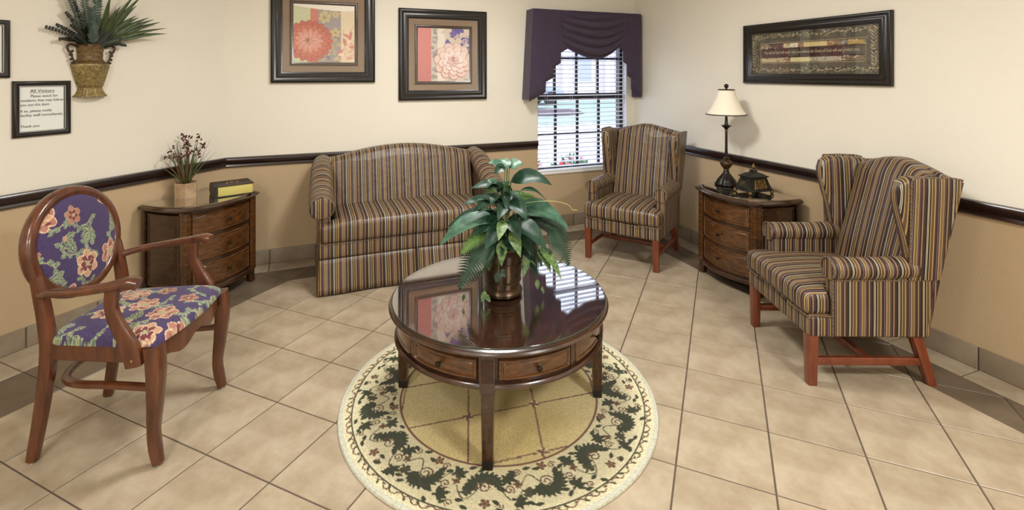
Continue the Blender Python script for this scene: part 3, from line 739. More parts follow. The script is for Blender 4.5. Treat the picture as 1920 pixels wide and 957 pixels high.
c1 = make_wing_chair('striped wing chair beside the window, turned to face the round table')
c1.location = (2.434, 3.362, 0); c1.rotation_euler[2] = R(-55)
c2 = copy_tree(c1); c2['label'] = 'striped wing chair standing right of the lamp table, near the right wall'
c2.location = (2.542, 1.794, 0); c2.rotation_euler[2] = R(-112.4)

# ------------------------------------------------------------------ loveseat
SX = .71; so = thing('loveseat', 'striped skirted loveseat with camel back and rolled arms against the back wall', 'sofa', (SX, 0, 0))
y0 = 3.50
mk('seat_base', *rbx(-.648, .648, y0, 4.17, .19, .325, .015, (10, 4, 2)), 'stripe', so, st=st_x)
def scush(x, y, z):
    if z > .4: z += .02*(1-(x/.56)**6)*(1-((y-3.75)/.3)**4)
    return (x, y, z)
def scush2(x, y, z):
    k = max(0, min(1, (y-3.56)/.03)); k = k*k*(3-2*k); x *= 1-(1-.545/.648)*k
    return scush(x, y, z)
mk('seat_cushion', *rbx(-.648, .648, y0-.012, 4.0, .318, .462, .04, (16, 18, 2), 4, scush2), 'stripe', so, st=st_x)
n = 18; out = [(-.565, .36), (.565, .36), (.575, .70)]
for i in range(n+1):
    x = .575-1.15*i/n; out.append((x, .80+.085*cp(x/.575*PI/2, 1.1)))
out += [(-.575, .70)]
mk('backrest', *puff(out, 0, .14, .05, .012, lambda a, b, d: (a, 3.93+(b-.45)*.22+d, b)), 'stripe', so, st=st_x)
out2 = [(-.62, .19), (.62, .19), (.63, .78), (.55, .80)]+[(x, .795+.08*math.cos(x/.55*PI/2)) for x in np.linspace(.5, -.5, 11)]+[(-.55, .80), (-.63, .78)]
mk('back_panel', *puff(out2, 0, .03, .012, 0, lambda a, b, d: (a, 4.10+(b-.19)*.10+d, b)), 'stripe', so, st=st_x)
for s in (-1, 1):
    pa = [(y0+.02, .20), (4.12, .20), (4.15, .74), (4.05, .76), (3.85, .67), (3.65, .585), (y0+.02, .575)]
    mk('arm_panel', *puff(pa, .575, .655, .02, .004, lambda a, b, d, s=s: (s*d, a, b)), 'stripe', so, st=st_y)
    path = spline([(s*.632, y0+.002, .562), (s*.632, 3.58, .567), (s*.63, 3.72, .61), (s*.625, 3.88, .69), (s*.62, 4.0, .745), (s*.61, 4.12, .765)], 6)
    mk('arm_roll', *sweep(path, [(.165, .155), (.165, .155), (.165, .15), (.16, .14), (.15, .13), (.14, .12)], CIRC(22), (1, 0, 0)), 'stripe', so, st=st_y)
    mk('arm_front', *puff([(s*.632+.074*math.cos(t), .562+.070*math.sin(t)) for t in np.linspace(0, 2*PI, 24, endpoint=False)], y0-.012, y0+.01, .008, .004), 'stripe', so, st=lambda co, n: co.x)
    piping([(s*.632+.077*math.cos(a), y0-.002, .562+.073*math.sin(a)) for a in np.linspace(0, 2*PI, 26)], so, .006)
    mk('arm_front', *puff([(s*.575, .47), (s*.652, .47), (s*.652, .56), (s*.575, .56)], y0+.004, y0+.02, .004), 'stripe', so, st=lambda co, n: co.x)
piping([(-.65, y0+.03, .322), (-.64, y0-.004, .322), (.64, y0-.004, .322), (.65, y0+.03, .322)], so, .005)
# skirt with centre pleat and corner pleats, slightly flared
def skirt_run(x0, x1, name):
    def f(u, v):
        x = x0+(x1-x0)*u; fl = .05*v+.006*math.sin(u*9)*v
        return (x*(1+.012*v), y0-.006-fl, .232-.222*v)
    o = mk(name, *grid(24, 6, f), 'stripe', so, st=lambda co, n: co.x); m_ = o.modifiers.new('t', 'SOLIDIFY'); m_.thickness = .006; m_.offset = 1
skirt_run(-.652, -.004, 'skirt_panel'); skirt_run(.004, .652, 'skirt_panel')
mk('skirt_panel', *grid(4, 4, lambda u, v: (-.05+.1*u, y0+.006-.04*v, .23-.22*v)), 'stripe', so, st=lambda co, n: co.x)
for s in (-1, 1):
    o = mk('skirt_panel', *grid(12, 6, lambda u, v, s=s: (s*(.654+.012*v), y0-.006-.05*v*(1-u)+.66*u, .232-.222*v)), 'stripe', so, st=lambda co, n: co.y)
piping([(-.655, y0+.02, .232), (-.652, y0-.01, .232), (.652, y0-.01, .232), (.655, y0+.02, .232)], so, .005)
for s in (-1, 1):
    for y in (3.6, 4.08): mk('leg', *box(s*.58-.025, s*.58+.025, y-.025, y+.025, 0, .2, .004), 'darkfoot', so)

# ================================================================== round coffee table
TC = (.805, 2.122); tb = thing('coffee_table', 'round walnut coffee table with drawers and glass top on the rug', 'table', (*TC, .0117), R(-116))
mk('table_top', *lathe([(.02, .412), (.452, .412), (.462, .416), (.478, .418), (.488, .424), (.490, .431), (.486, .437), (.478, .438), (.473, .442), (.02, .442)], 72), 'walnut', tb)
mk('top_field', *lathe([(.001, .4425), (.462, .4425), (.464, .4435), (.001, .4437)], 72), 'tabletop', tb)
gl = mk('glass_top', *lathe([(.001, .4445), (.474, .4445), (.476, .4465), (.476, .450), (.474, .452), (.001, .452)], 72), 'glass', tb)
mk('glass_rim', *lathe([(.4762, .4449), (.4775, .447), (.4775, .450), (.4762, .4517)], 72), 'gedge', gl)
mk('apron', *lathe([(.425, .412), (.442, .412), (.442, .296), (.425, .296)], 72), 'walnut', tb)
mk('base_moulding', *lathe([(.43, .31), (.458, .31), (.464, .304), (.466, .296), (.460, .290), (.452, .285), (.43, .285)], 72), 'walnut', tb)
mk('cornice_moulding', *lathe([(.43, .413), (.458, .413), (.456, .406), (.448, .402), (.43, .402)], 72), 'walnut', tb)
def arc_panel(P, z0, z1, th=.012, nu=24):
    """bowed drawer front in relief; P(u)->(x,y,nx,ny)"""
    L_ = 0; us = [0, .012, .03, .06, .075, .09]; us = us+list(np.linspace(.12, .88, nu))+[1-k for k in us[::-1]]
    vs = [0, .04, .08, .16, .2, .24, .5, .76, .8, .84, .92, .96, 1]
    Lu = math.hypot(P(1)[0]-P(0)[0], P(1)[1]-P(0)[1]); Lv = z1-z0
    def h(u, v):
        d = min(u*Lu, (1-u)*Lu, v*Lv, (1-v)*Lv)
        pts = [(0, 0), (.0035, th*.8), (.006, th), (.012, th), (.015, th*.55), (.019, th*.55), (.022, th*.8), (.03, th*.85), (9, th*.85)]
        for (a, p), (b, q) in zip(pts[:-1], pts[1:]):
            if d <= b: return p+(q-p)*(d-a)/(b-a)
    us = sorted(set([0, 1]+[x/Lu for x in (.0035, .006, .012, .015, .019, .022, .03)]+[1-x/Lu for x in (.0035, .006, .012, .015, .019, .022, .03)]+list(np.linspace(.15, .85, nu))))
    vs = sorted(set([0, 1]+[x/Lv for x in (.0035, .006, .012, .015, .019, .022, .03)]+[1-x/Lv for x in (.0035, .006, .012, .015, .019, .022, .03)]))
    V = []; nu_ = len(us)
    for v in vs:
        for u in us:
            x, y, nx, ny = P(u); k = h(u, v); V.append((x+nx*k, y+ny*k, z0+Lv*v))
    F = [(j*nu_+i, j*nu_+i+1, (j+1)*nu_+i+1, (j+1)*nu_+i) for j in range(len(vs)-1) for i in range(nu_-1)]
    return V, F
def knob_at(x, y, z, nx, ny, parent, r=.011):
    V, F = lathe([(.004, 0), (.004, .012), (.008, .014), (r, .019), (r*.95, .024), (r*.5, .027), (.001, .0275)], 14)
    Mx = Matrix.Translation((x, y, z)) @ Vector((nx, ny, 0)).to_track_quat('Z', 'Y').to_matrix().to_4x4()
    mk('knob', [tuple(Mx @ Vector(v)) for v in V], F, 'knob', parent)
for q in range(4):
    for a0 in (4.6, 47.0):
        A0 = R(q*90+a0); A1 = A0+R(38.4)
        P = lambda u, A0=A0, A1=A1: (.4425*math.cos(A0+(A1-A0)*u), .4425*math.sin(A0+(A1-A0)*u), math.cos(A0+(A1-A0)*u), math.sin(A0+(A1-A0)*u))
        d = mk('drawer', *arc_panel(P, .319, .399), 'walnut2', tb); am = (A0+A1)/2
        if (q, a0) != (3, 4.6): knob_at(.450*math.cos(am), .450*math.sin(am), .359, math.cos(am), math.sin(am), d)
    a = R(q*90+45)
    mk('divider', *[ [(x*math.cos(a)-y*math.sin(a), x*math.sin(a)+y*math.cos(a), z) for x, y, z in box(.43, .449, -.012, .012, .31, .404, .002)[0]], box(.43, .449, -.012, .012, .31, .404, .002)[1]], 'walnut', tb)
    a = R(q*90)
    def rot(vf, a=a): return [(x*math.cos(a)-y*math.sin(a), x*math.sin(a)+y*math.cos(a), z) for x, y, z in vf[0]], vf[1]
    # leg: fluted upper block, tapered shaft, black foot
    def flute_ring(z, hw_, fl):
        pts = [(.415, -hw_), (.466, -hw_)]
        for k in range(-3, 4):
            for dy, dx in ((-.0022, 0), (-.0008, -fl), (.0008, -fl), (.0022, 0)): pts.append((.466+dx, k*hw_/4.2+dy))
        pts += [(.466, hw_), (.415, hw_)]
        return [(x, y, z) for x, y in pts]
    lg = mk('leg', *rot(loft([flute_ring(.412, .0285, 0), flute_ring(.405, .0285, .0), flute_ring(.402, .0285, .003), flute_ring(.315, .0285, .003), flute_ring(.311, .0285, 0), flute_ring(.282, .0285, 0)])), 'walnut', tb, angle=20)
    mk('shaft', *rot(sweep([(.441, 0, .283), (.441, 0, .276), (.443, 0, .03)], [(.052, .054), (.049, .05), (.040, .042)], super_(12, .3))), 'walnut', lg)
    mk('foot', *rot(sweep([(.443, 0, .032), (.4435, 0, 0)], [(.0405, .0425), (.039, .041)], super_(12, .3))), 'darkfoot', lg)

# ================================================================== round rug
RG = .697
def rug_paint():
    ring_r = list(np.linspace(0, .43, 75)[:-1])+list(np.linspace(.43, RG, 90)); nseg = 760
    U = [0]; V = [0]
    for r in ring_r[1:]:
        for k in range(nseg): a = 2*PI*k/nseg; U.append(r*math.cos(a)); V.append(r*math.sin(a))
    U = np.array(U); V = np.array(V); rr = np.hypot(U, V); P = Paint(U, V, (208, 200, 164))
    inn = rr < .44; P.c[inn] = (204, 188, 136)
    # worn tint
    def stain(x, y, s, c, a): P.c[:] += (np.array(c)-P.c)*(a*np.exp(-((U-x)**2+(V-y)**2)/(2*s*s)))[:, None]
    for x, y, s in ((-.05, -.32, .1), (.1, -.25, .09), (-.2, -.2, .12), (.2, .05, .14), (-.1, .25, .12), (.02, -.1, .1)): stain(x, y, s, (180, 152, 88), .5)
    BR = (112, 76, 58); DG = (50, 56, 36); DG2 = (66, 66, 46); BRD = (96, 66, 46)
    # lattice with little crosses
    o0 = np.array((.109, -.144)); a = np.array((.29, -.028)); b = np.array((-.083, -.263))
    def seg(p, q):
        pts = [p+(q-p)*t for t in np.linspace(0, 1, 240)]; pts = [x for x in pts if np.hypot(*x) < .44]
        if len(pts) > 1: P.stroke(pts, .007, BR)
    for i in range(-4, 4):
        seg(o0+a*i-b*4, o0+a*i+b*4); seg(o0+b*i-a*4, o0+b*i+a*4)
    for i in range(-4, 4):
        for j in range(-4, 4):
            p = o0+a*i+b*j
            if np.hypot(*p) < .42:
                P.ell(p[0], p[1], .02, .02, 0, (204, 188, 136))
                for k in range(4): P.leaf(p[0], p[1], .026, .008, PI/4+k*PI/2+.2, BR)
    P.stroke([(.44*math.cos(t), .44*math.sin(t)) for t in np.linspace(0, 2*PI, 120)], .008, BR)
    # acanthus vine band
    rg = random.Random(5); n = 15
    for k in range(n):
        t = 2*PI*(k+.15)/n; hand = 1 if k % 2 else -1
        f = lambda r, da: (r*math.cos(t+da), r*math.sin(t+da))
        # feathery curled leaf: C-shaped spine with leaflets on its outer side
        cr, ca = (.535, 0.0); R0 = .044; ph = t+(0.3 if hand > 0 else PI+.3)
        cx_, cy_ = f(cr, ca); sp_ = [(cx_+R0*math.cos(ph+hand*q), cy_+R0*.8*math.sin(ph+hand*q)) for q in np.linspace(-1.5, 1.7, 13)]
        P.stroke(sp_, .016, DG)
        for i_, q in enumerate(np.linspace(-1.5, 1.7, 13)):
            o_ = ph+hand*q; P.leaf(*sp_[i_], .042*(1-.25*abs(i_-6)/6), .0095, o_+hand*.5, DG, None, 0)
            if i_ % 2: P.leaf(*sp_[i_], .024, .009, o_+PI+hand*.4, DG)
        P.leaf(*sp_[-1], .04, .013, ph+hand*2.4, DG)
        P.spiral(cx_, cy_, .027, .0055, BRD, ph+PI/2, 1.5, hand)
        # star-lobed companion leaves
        for (r_, da, sz, c__) in ((.595 if hand > 0 else .49, .15, .055, DG), (.495 if hand > 0 else .59, .205, .05, DG), (.56, .30 if hand > 0 else .27, .04, DG2)):
            px, py = f(r_, da); a_ = t+da+PI/2+hand*.5
            for s in (-1.25, -.65, 0, .65, 1.25): P.leaf(px, py, sz*.9*(1-.22*abs(s)), .010, a_+s, c__)
            P.leaf(px, py, .02, .006, a_+PI, c__)
        P.stroke([f(.54+.05*math.sin(q*9+k*PI), -.18+.42*q) for q in np.linspace(0, 1, 18)], .0045, DG2)
        P.spiral(*f(.545, .165), .019, .005, BRD, t+1, 1.4, -hand); P.spiral(*f(.475 if hand > 0 else .61, .10), .015, .0045, BRD, t+2, 1.3, hand); P.spiral(*f(.615 if hand > 0 else .47, .235), .015, .0045, BRD, t, 1.3, -hand)
        P.flower(*f(.465 if hand > 0 else .60, .02), .02, BRD, (130, 100, 70), DG2, 5, t); P.flower(*f(.525, .225), .017, (118, 84, 58), BRD, DG2, 4, t)
        for r_, q in ((.462, .28), (.622, .08), (.618, -.12), (.463, .17), (.585, .06), (.60, .26), (.50, .12), (.47, -.06), (.625, .18)): P.leaf(*f(r_, q), .032, .009, t+q+PI/2+rg.uniform(-.7, .7), DG)
    # border line with running scroll
    P.stroke([(.641*math.cos(t), .641*math.sin(t)) for t in np.linspace(0, 2*PI, 160)], .0045, DG2)
    m = 64
    for k in range(m):
        t = 2*PI*k/m
        P.stroke([((.655+.010*math.sin(q*PI*2+k*PI))*math.cos(t+q*2*PI/m), (.655+.010*math.sin(q*PI*2+k*PI))*math.sin(t+q*2*PI/m)) for q in np.linspace(0, 1, 8)], .005, BRD)
        P.leaf(.655*math.cos(t), .655*math.sin(t), .018, .006, t+(.8 if k % 2 else -2.2), DG2); P.leaf(.652*math.cos(t+.04), .652*math.sin(t+.04), .014, .005, t+1.9, BRD)
    P.c[rr > .677] = (190, 190, 172)
    P.grain(.09)
    F = [(0, 1+k, 1+(k+1) % nseg) for k in range(nseg)]; nr = len(ring_r)-1
    for j in range(nr-1):
        b0 = 1+j*nseg; b1 = b0+nseg
        for k in range(nseg): F.append((b0+k, b1+k, b1+(k+1) % nseg, b0+(k+1) % nseg))
    Z = np.full(len(U), .0098)
    ang = np.arctan2(V, U); wav = .0015*np.maximum(0, (rr-.62)/.08)*np.maximum(0, np.sin(ang*5+1.0))
    Z = Z+wav; Z[rr > RG-.002] -= .004
    Vv = list(zip(U, V, Z)); base = len(Vv)
    last = 1+(nr-1)*nseg
    for k in range(nseg): Vv.append((U[last+k]*1.002, V[last+k]*1.002, .0005+float(wav[last+k])*.5)); F.append((last+k, base+k, base+(k+1) % nseg, last+(k+1) % nseg))
    return Vv, F, np.vstack([P.c, np.tile((170, 166, 140), (nseg, 1))])
V, F, pc = rug_paint()
rug = mk('round_rug', V, F, 'rug', paint=pc, loc=(*TC, .0005)); tag(rug, 'round cream rug with dark green leaf border under the coffee table', 'rug')

# ================================================================== bow-front side tables
def make_commode(label):
    t = thing('side_table', label, 'side table', group='bow-front side tables')
    def arcP(a, b, bul):     # bow between (a) and (b) bulging outward (-y)
        return lambda u: (a[0]+(b[0]-a[0])*u, a[1]-bul*(1-(2*u-1)**2))
    def outline(o, n=16):
        e = .30+o; c_ = .252+o; pts = []
        for k in range(7): u = k/6; pts.append((-e+(e-c_)*u-.012*math.sin(PI*u), -(.335+o*.9)*u))
        for k in range(1, n): u = k/n; x = -c_+2*c_*u; pts.append((x, -(.335+o*.9)-.072*(1-(2*u-1)**2)))
        for k in range(7): u = 1-k/6; pts.append((e-(e-c_)*u+.012*math.sin(PI*u), -(.335+o*.9)*u))
        return pts
    def stack(levels): return loft([[(x, y, z) for x, y in outline(o)] for o, z in levels])
    mk('top', *stack([(-.004, .594), (.012, .598), (.022, .606), (.024, .614), (.018, .621), (.010, .622), (.006, .626)]), 'walnut', t)
    mk('top_field', *stack([(-.006, .6262), (-.007, .6266)]), 'tabletop', t)
    mk('glass_top', *stack([(.000, .6272), (.001, .628), (.001, .632), (.0, .633)]), 'glass', t)
    mk('body', *stack([(-.024, .085), (-.024, .595)]), 'walnut', t)
    mk('base_moulding', *stack([(-.016, .072), (-.004, .078), (-.004, .098), (-.012, .106), (-.018, .108)]), 'walnut', t)
    c_ = .252
    zs_ = [(.118, .258), (.280, .420), (.442, .580)]
    P = lambda u: (lambda x: (x, -.314-.070*(1-(x/.23)**2)*.93, x*.55, -1))(-.205+.41*u)
    for z0, z1 in zs_:
        d = mk('drawer', *arc_panel(P, z0, z1), 'walnut2', t); knob_at(0, -.392, (z0+z1)/2, 0, -1, d)
    for z in (.262, .424):
        mk('rail', *loft([[(x, y-dy, zz) for x, y in [(-.21+.42*k/12, -.318-.070*(1-((-.21+.42*k/12)/.23)**2)*.93) for k in range(13)]] for dy, zz in ((-.02, z), (.004, z+.002), (.004, z+.012), (-.02, z+.014))], False, False), 'walnut', t)
    for s in (-1, 1):
        mk('pilaster', *join(box(s*.232-.021, s*.232+.021, -.345, -.29, .088, .594, .003), *[box(s*.232+k*.011-.003, s*.232+k*.011+.003, -.349, -.34, .13, .56, .002) for k in (-1, 0, 1)]), 'walnut2', t)
        mk('rear_post', *box(s*.288-.016, s*.288+.016, -.03, -.002, .0, .594, .003), 'walnut', t)
        a = Vector((s*.284, -.04)); b = Vector((s*.250, -.29)); nn = Vector((s*(.29-.04), s*s*-.034*-1)); nn = Vector((s*.99, -.13))
        mk('side_panel', *arc_panel(lambda u, a=a, b=b, nn=nn, s=s: (a.x+(b.x-a.x)*u+s*.008*math.sin(PI*u), a.y+(b.y-a.y)*u, nn.x, nn.y), .118, .58, .008, 8), 'walnut', t)
        mk('foot', *sweep([(s*.228, -.312, .09), (s*.229, -.316, .045), (s*.232, -.322, 0)], [(.052, .05), (.046, .044), (.04, .04)], super_(12, .35)), 'walnut', t)
    return t
k1 = make_commode('bow-front walnut side table under the wall vase, holding the book')
k1.location = onleft(2.262, .035); k1.rotation_euler[2] = R(45)
k2 = copy_tree(k1); k2['label'] = 'bow-front walnut side table between the wing chairs, holding the lamp'
k2.location = (XR-.05, 2.64, 0); k2.rotation_euler[2] = R(-90)

# ================================================================== table lamp (right side table)
TZ = .6332
lp = thing('table_lamp', 'slim dark bronze table lamp with ivory bell shade', 'lamp', (2.868, 2.822, TZ))
V, F = lathe([(.001, 0), (.074, 0), (.079, .008), (.072, .018), (.066, .024), (.064, .034), (.054, .048), (.040, .066), (.027, .084), (.019, .098), (.016, .106)], 48)
V = [(x*(1+.05*math.cos(10*math.atan2(y, x))*(1 if z < .08 else .3)), y*(1+.05*math.cos(10*math.atan2(y, x))*(1 if z < .08 else .3)), z) for x, y, z in V]
mk('base', V, F, 'lampmetal', lp, angle=80)
mk('urn', *lathe([(.014, .102), (.022, .108), (.017, .116), (.026, .128), (.040, .146), (.043, .160), (.038, .174), (.024, .184), (.017, .190), (.023, .197), (.014, .208)], 28), 'lampgold', lp)
mk('pole', *lathe([(.013, .205), (.0125, .22), (.0095, .26), (.008, .40), (.0075, .415)], 16), 'lampmetal', lp)
mk('collar', *lathe([(.006, .405), (.012, .412), (.016, .42), (.036, .436), (.034, .44), (.016, .444), (.012, .456), (.010, .49), (.006, .52)], 24), 'lampmetal', lp)
mk('ring', *lathe([(.009, .398), (.0125, .401), (.0125, .406), (.009, .409)], 16), 'nail', lp)
sh = [(.140, .520), (.128, .535), (.112, .56), (.096, .59), (.081, .625), (.068, .66), (.060, .69), (.056, .703)]
shade = mk('lamp_shade', *lathe(sh, 40), 'shade', lp); m_ = shade.modifiers.new('t', 'SOLIDIFY'); m_.thickness = .003
for r, z in ((.1412, .521), (.0572, .702)): mk('trim_band', *lathe([(r-.001, z-.004), (r+.0012, z-.003), (r+.001, z+.003), (r-.002, z+.004)], 40), 'shadetrim', shade)
mk('harp_rod', *lathe([(.003, .5), (.003, .715)], 8), 'lampmetal', lp)
mk('finial', *join(lathe([(.004, .705), (.010, .708), (.006, .714)], 12), ball((0, 0, .730), .0165, 14, 8)), 'lampmetal', lp)
# decorative casket
cb = thing('trinket_box', 'antiqued pewter casket box with gold panels and finial beside the lamp', 'box', (2.862, 2.575, TZ), R(-4))
def sqring(hx, hy, z, n=1): return [(-hx, -hy, z), (hx, -hy, z), (hx, hy, z), (-hx, hy, z)]
mk('body', *loft([sqring(.100, .075, .018), sqring(.100, .075, .026), sqring(.092, .068, .032), sqring(.084, .061, .055), sqring(.074, .052, .085), sqring(.068, .047, .105), sqring(.072, .051, .108), sqring(.072, .051, .112)]), 'pewter', cb, angle=25)
mk('lid', *loft([sqring(.080, .058, .112), sqring(.080, .058, .117), sqring(.066, .046, .120), sqring(.05, .034, .132), sqring(.022, .02, .140), sqring(.015, .015, .150), sqring(.022, .022, .153), sqring(.012, .012, .158)]), 'pewter', cb, angle=25)
mk('finial', *join(lathe([(.012, .156), (.006, .162), (.010, .168), (.016, .174), (.010, .183), (.006, .19), (.003, .198), (.001, .2)], 12)), 'boxgold', cb)
for sx in (-1, 1):
    for sy in (-1, 1): mk('foot', *ball((sx*.092, sy*.067, .013), .0135, 10, 6), 'boxgold', cb)
def plate(a):     # raised scroll plate on a sloping side
    dx, dy = math.cos(a), math.sin(a); L_ = (.052, .036)[0 if abs(dy) > .5 else 1]; d0, d1 = ((.066, .051) if abs(dy) > .5 else (.090, .071))
    def pt(u, v, h):
        d = d0+(d1-d0)*v+h; k = L_*(1-.2*v)*u; return (dx*d-dy*k, dy*d+dx*k, .036+.062*v)
    V = [pt(-1, 0, .001), pt(1, 0, .001), pt(1, 1, .001), pt(-1, 1, .001), pt(-.94, .06, .006), pt(.94, .06, .006), pt(.94, .94, .006), pt(-.94, .94, .006), pt(-.82, .16, .003), pt(.82, .16, .003), pt(.82, .84, .003), pt(-.82, .84, .003)]
    F = [(i, (i+1) % 4, 4+(i+1) % 4, 4+i) for i in range(4)]+[(4+i, 4+(i+1) % 4, 8+(i+1) % 4, 8+i) for i in range(4)]+[(8, 9, 10, 11)]
    o = mk('side_plate', V, F, 'boxgold' if a in (0, -PI/2) else 'pewter', cb, smooth=False)
    for k in range(8):
        q = 2*PI*k/8; b = pt(0, .5, .004); c_ = Vector(pt(.62*math.cos(q), .5+.3*math.sin(q), .005))
        mk('scroll', *sweep([b, tuple((Vector(b)+c_)/2+Vector((0, 0, .004*math.sin(q*2)))), tuple(c_)], [.003, .005, .006], CIRC(5), (0, 0, 1)), 'boxgold', o)
for a in (0, PI/2, PI, -PI/2): plate(a)
# book-shaped box
bk = thing('book', 'thick dark leather book with gilt page edges on the side table', 'book', (-.492, 3.862, TZ), R(18))
mk('cover', *box(-.118, .118, -.088, .088, 0, .007, .003), 'leather', bk)
mk('cover', *box(-.118, .118, -.088, .088, .069, .077, .003), 'leather', bk)
mk('page_block', *box(-.106, .112, -.082, .082, .007, .069, .002), 'pages', bk)
mk('spine', *sweep([(-.110, -.088, .0385), (-.110, .088, .0385)], [(.024, .077)]*2, super_(14, .7), (1, 0, 0)), 'leather', bk)
for k, (x, y, a, r) in enumerate(((.0, .01, .3, .02), (.03, -.01, 1.2, .016), (-.03, -.005, 2.6, .016))):
    mk('cover_ornament', *sweep([(x+r*(1-.6*t)*math.cos(a+6*t), y+r*(1-.6*t)*math.sin(a+6*t), .0775) for t in np.linspace(0, 1, 14)], .0022, CIRC(5), (0, 0, 1)), 'nail', bk)
mk('cover_ornament', *sweep([(-.09, -.072, .0772), (.104, -.072, .0772), (.104, .072, .0772), (-.09, .072, .0772), (-.09, -.072, .0772)], .0018, CIRC(4), (0, 0, 1)), 'nail', bk)

# ================================================================== plants
def leafgrid(base, tip, wd, face=(0, -.5, 1), lift=.03, fold=.18, wave=0, nl=9, nw=4, shape=.75, sag=0):
    B = Vector(base); T = Vector(tip); ctl = (B+T)/2+Vector((0, 0, lift)); face = Vector(face)
    V = []; F = []
    for i in range(nl+1):
        t = i/nl; p = B*(1-t)**2+ctl*2*t*(1-t)+T*t*t; d = (ctl-B)*(2*(1-t))+(T-ctl)*(2*t); d.normalize()
        s = d.cross(face)
        if s.length < 1e-4: s = Vector((1, 0, 0))
        s.normalize(); nn = s.cross(d)
        h = wd*max(.02, math.sin(PI*min(1, t**shape*.96+.03)))
        for j in range(nw+1):
            a = j/nw*2-1
            V.append(tuple(p+s*h*a+nn*(abs(a)*h*fold+wave*h*math.sin(t*9+a*2))))
    for i in range(nl):
        for j in range(nw): k = i*(nw+1)+j; F.append((k, k+1, k+nw+2, k+nw+1))
    return V, F
def frond(base, tip, wd, face=(0, -.6, .8), lift=.08, n=26, nar=.46):
    B = Vector(base); T = Vector(tip); ctl = (B+T)/2+Vector((0, 0, lift)); face = Vector(face); V = []; F = []; seg = (T-B).length/n
    for i in range(n+1):
        t = i/n; p = B*(1-t)**2+ctl*2*t*(1-t)+T*t*t; d = (ctl-B)*(2*(1-t))+(T-ctl)*(2*t); d.normalize()
        s = d.cross(face).normalized(); nn = s.cross(d)
        V += [tuple(p-s*.0016), tuple(p+s*.0016)]
        if i < n and i > 0:
            L_ = wd*math.sin(PI*(t*.86+.12))**.8
            for sg, root in ((-1, -2), (1, -1)):
                k = len(V)-2 if sg < 0 else len(V)-1
                kk = (i*0)
                q0 = V_idx = None
                tipv = p+s*sg*L_+d*L_*.45-nn*L_*.12
                m1 = p+s*sg*L_*.45+d*(L_*.2+seg*nar); m2 = p+s*sg*L_*.45+d*(L_*.2-seg*nar)
                pend.append((i, sg, m1, m2, tipv))
    rach = len(V)
    for i in range(n): a = 2*i; F.append((a, a+1, a+3, a+2))
    for i, sg, m1, m2, tv in pend:
        k = len(V); V += [tuple(m1), tuple(m2), tuple(tv)]; r0 = 2*i+(0 if sg < 0 else 1); r1 = r0+2 if i < n else r0
        F += [(r0, r1, k, k+1), (k+1, k, k+2)]
    pend.clear(); return V, F
pend = []
def solid(o, th=.0008):
    m_ = o.modifiers.new('t', 'SOLIDIFY'); m_.thickness = th; return o
fwd = Vector((math.sin(YAW), math.cos(YAW), 0)); rgt = Vector((math.cos(YAW), -math.sin(YAW), 0))
PX, PY = .818, 2.105; PZ = .4642; PD = Vector((PX, PY, 0)).dot(fwd)
def world_at(zx, zy, off):    # traced outline point of the bouquet, at its own depth (off metres behind the stem axis), relative to the pot
    u = 800+zx/3.19; v = 280+zy/3.19; d = PD+off
    p = fwd*d+rgt*((u-CX)*d/FPX)+Vector((0, 0, CAMZ-(v-CY)*d/FPX)); return p-Vector((PX, PY, PZ))
pl = thing('potted_plant', 'lush mixed green artificial plant in a bronze pot on the coffee table', 'plant', (PX, PY, PZ))
mk('pot', *lathe([(.001, 0), (.078, 0), (.088, .006), (.090, .018), (.084, .028), (.076, .036), (.078, .05), (.086, .11), (.094, .17), (.098, .205), (.104, .212), (.104, .222), (.094, .222), (.088, .2)], 40), 'potmetal', pl)
for z, r in ((.064, .0805), (.15, .092)): mk('pot_band', *lathe([(r-.002, z-.005), (r+.003, z-.002), (r+.003, z+.002), (r-.001, z+.005)], 40), 'potmetal', pl)
mk('soil', *lathe([(.001, .214), (.05, .21), (.092, .2)], 24), 'moss', pl)
tofwd = -fwd
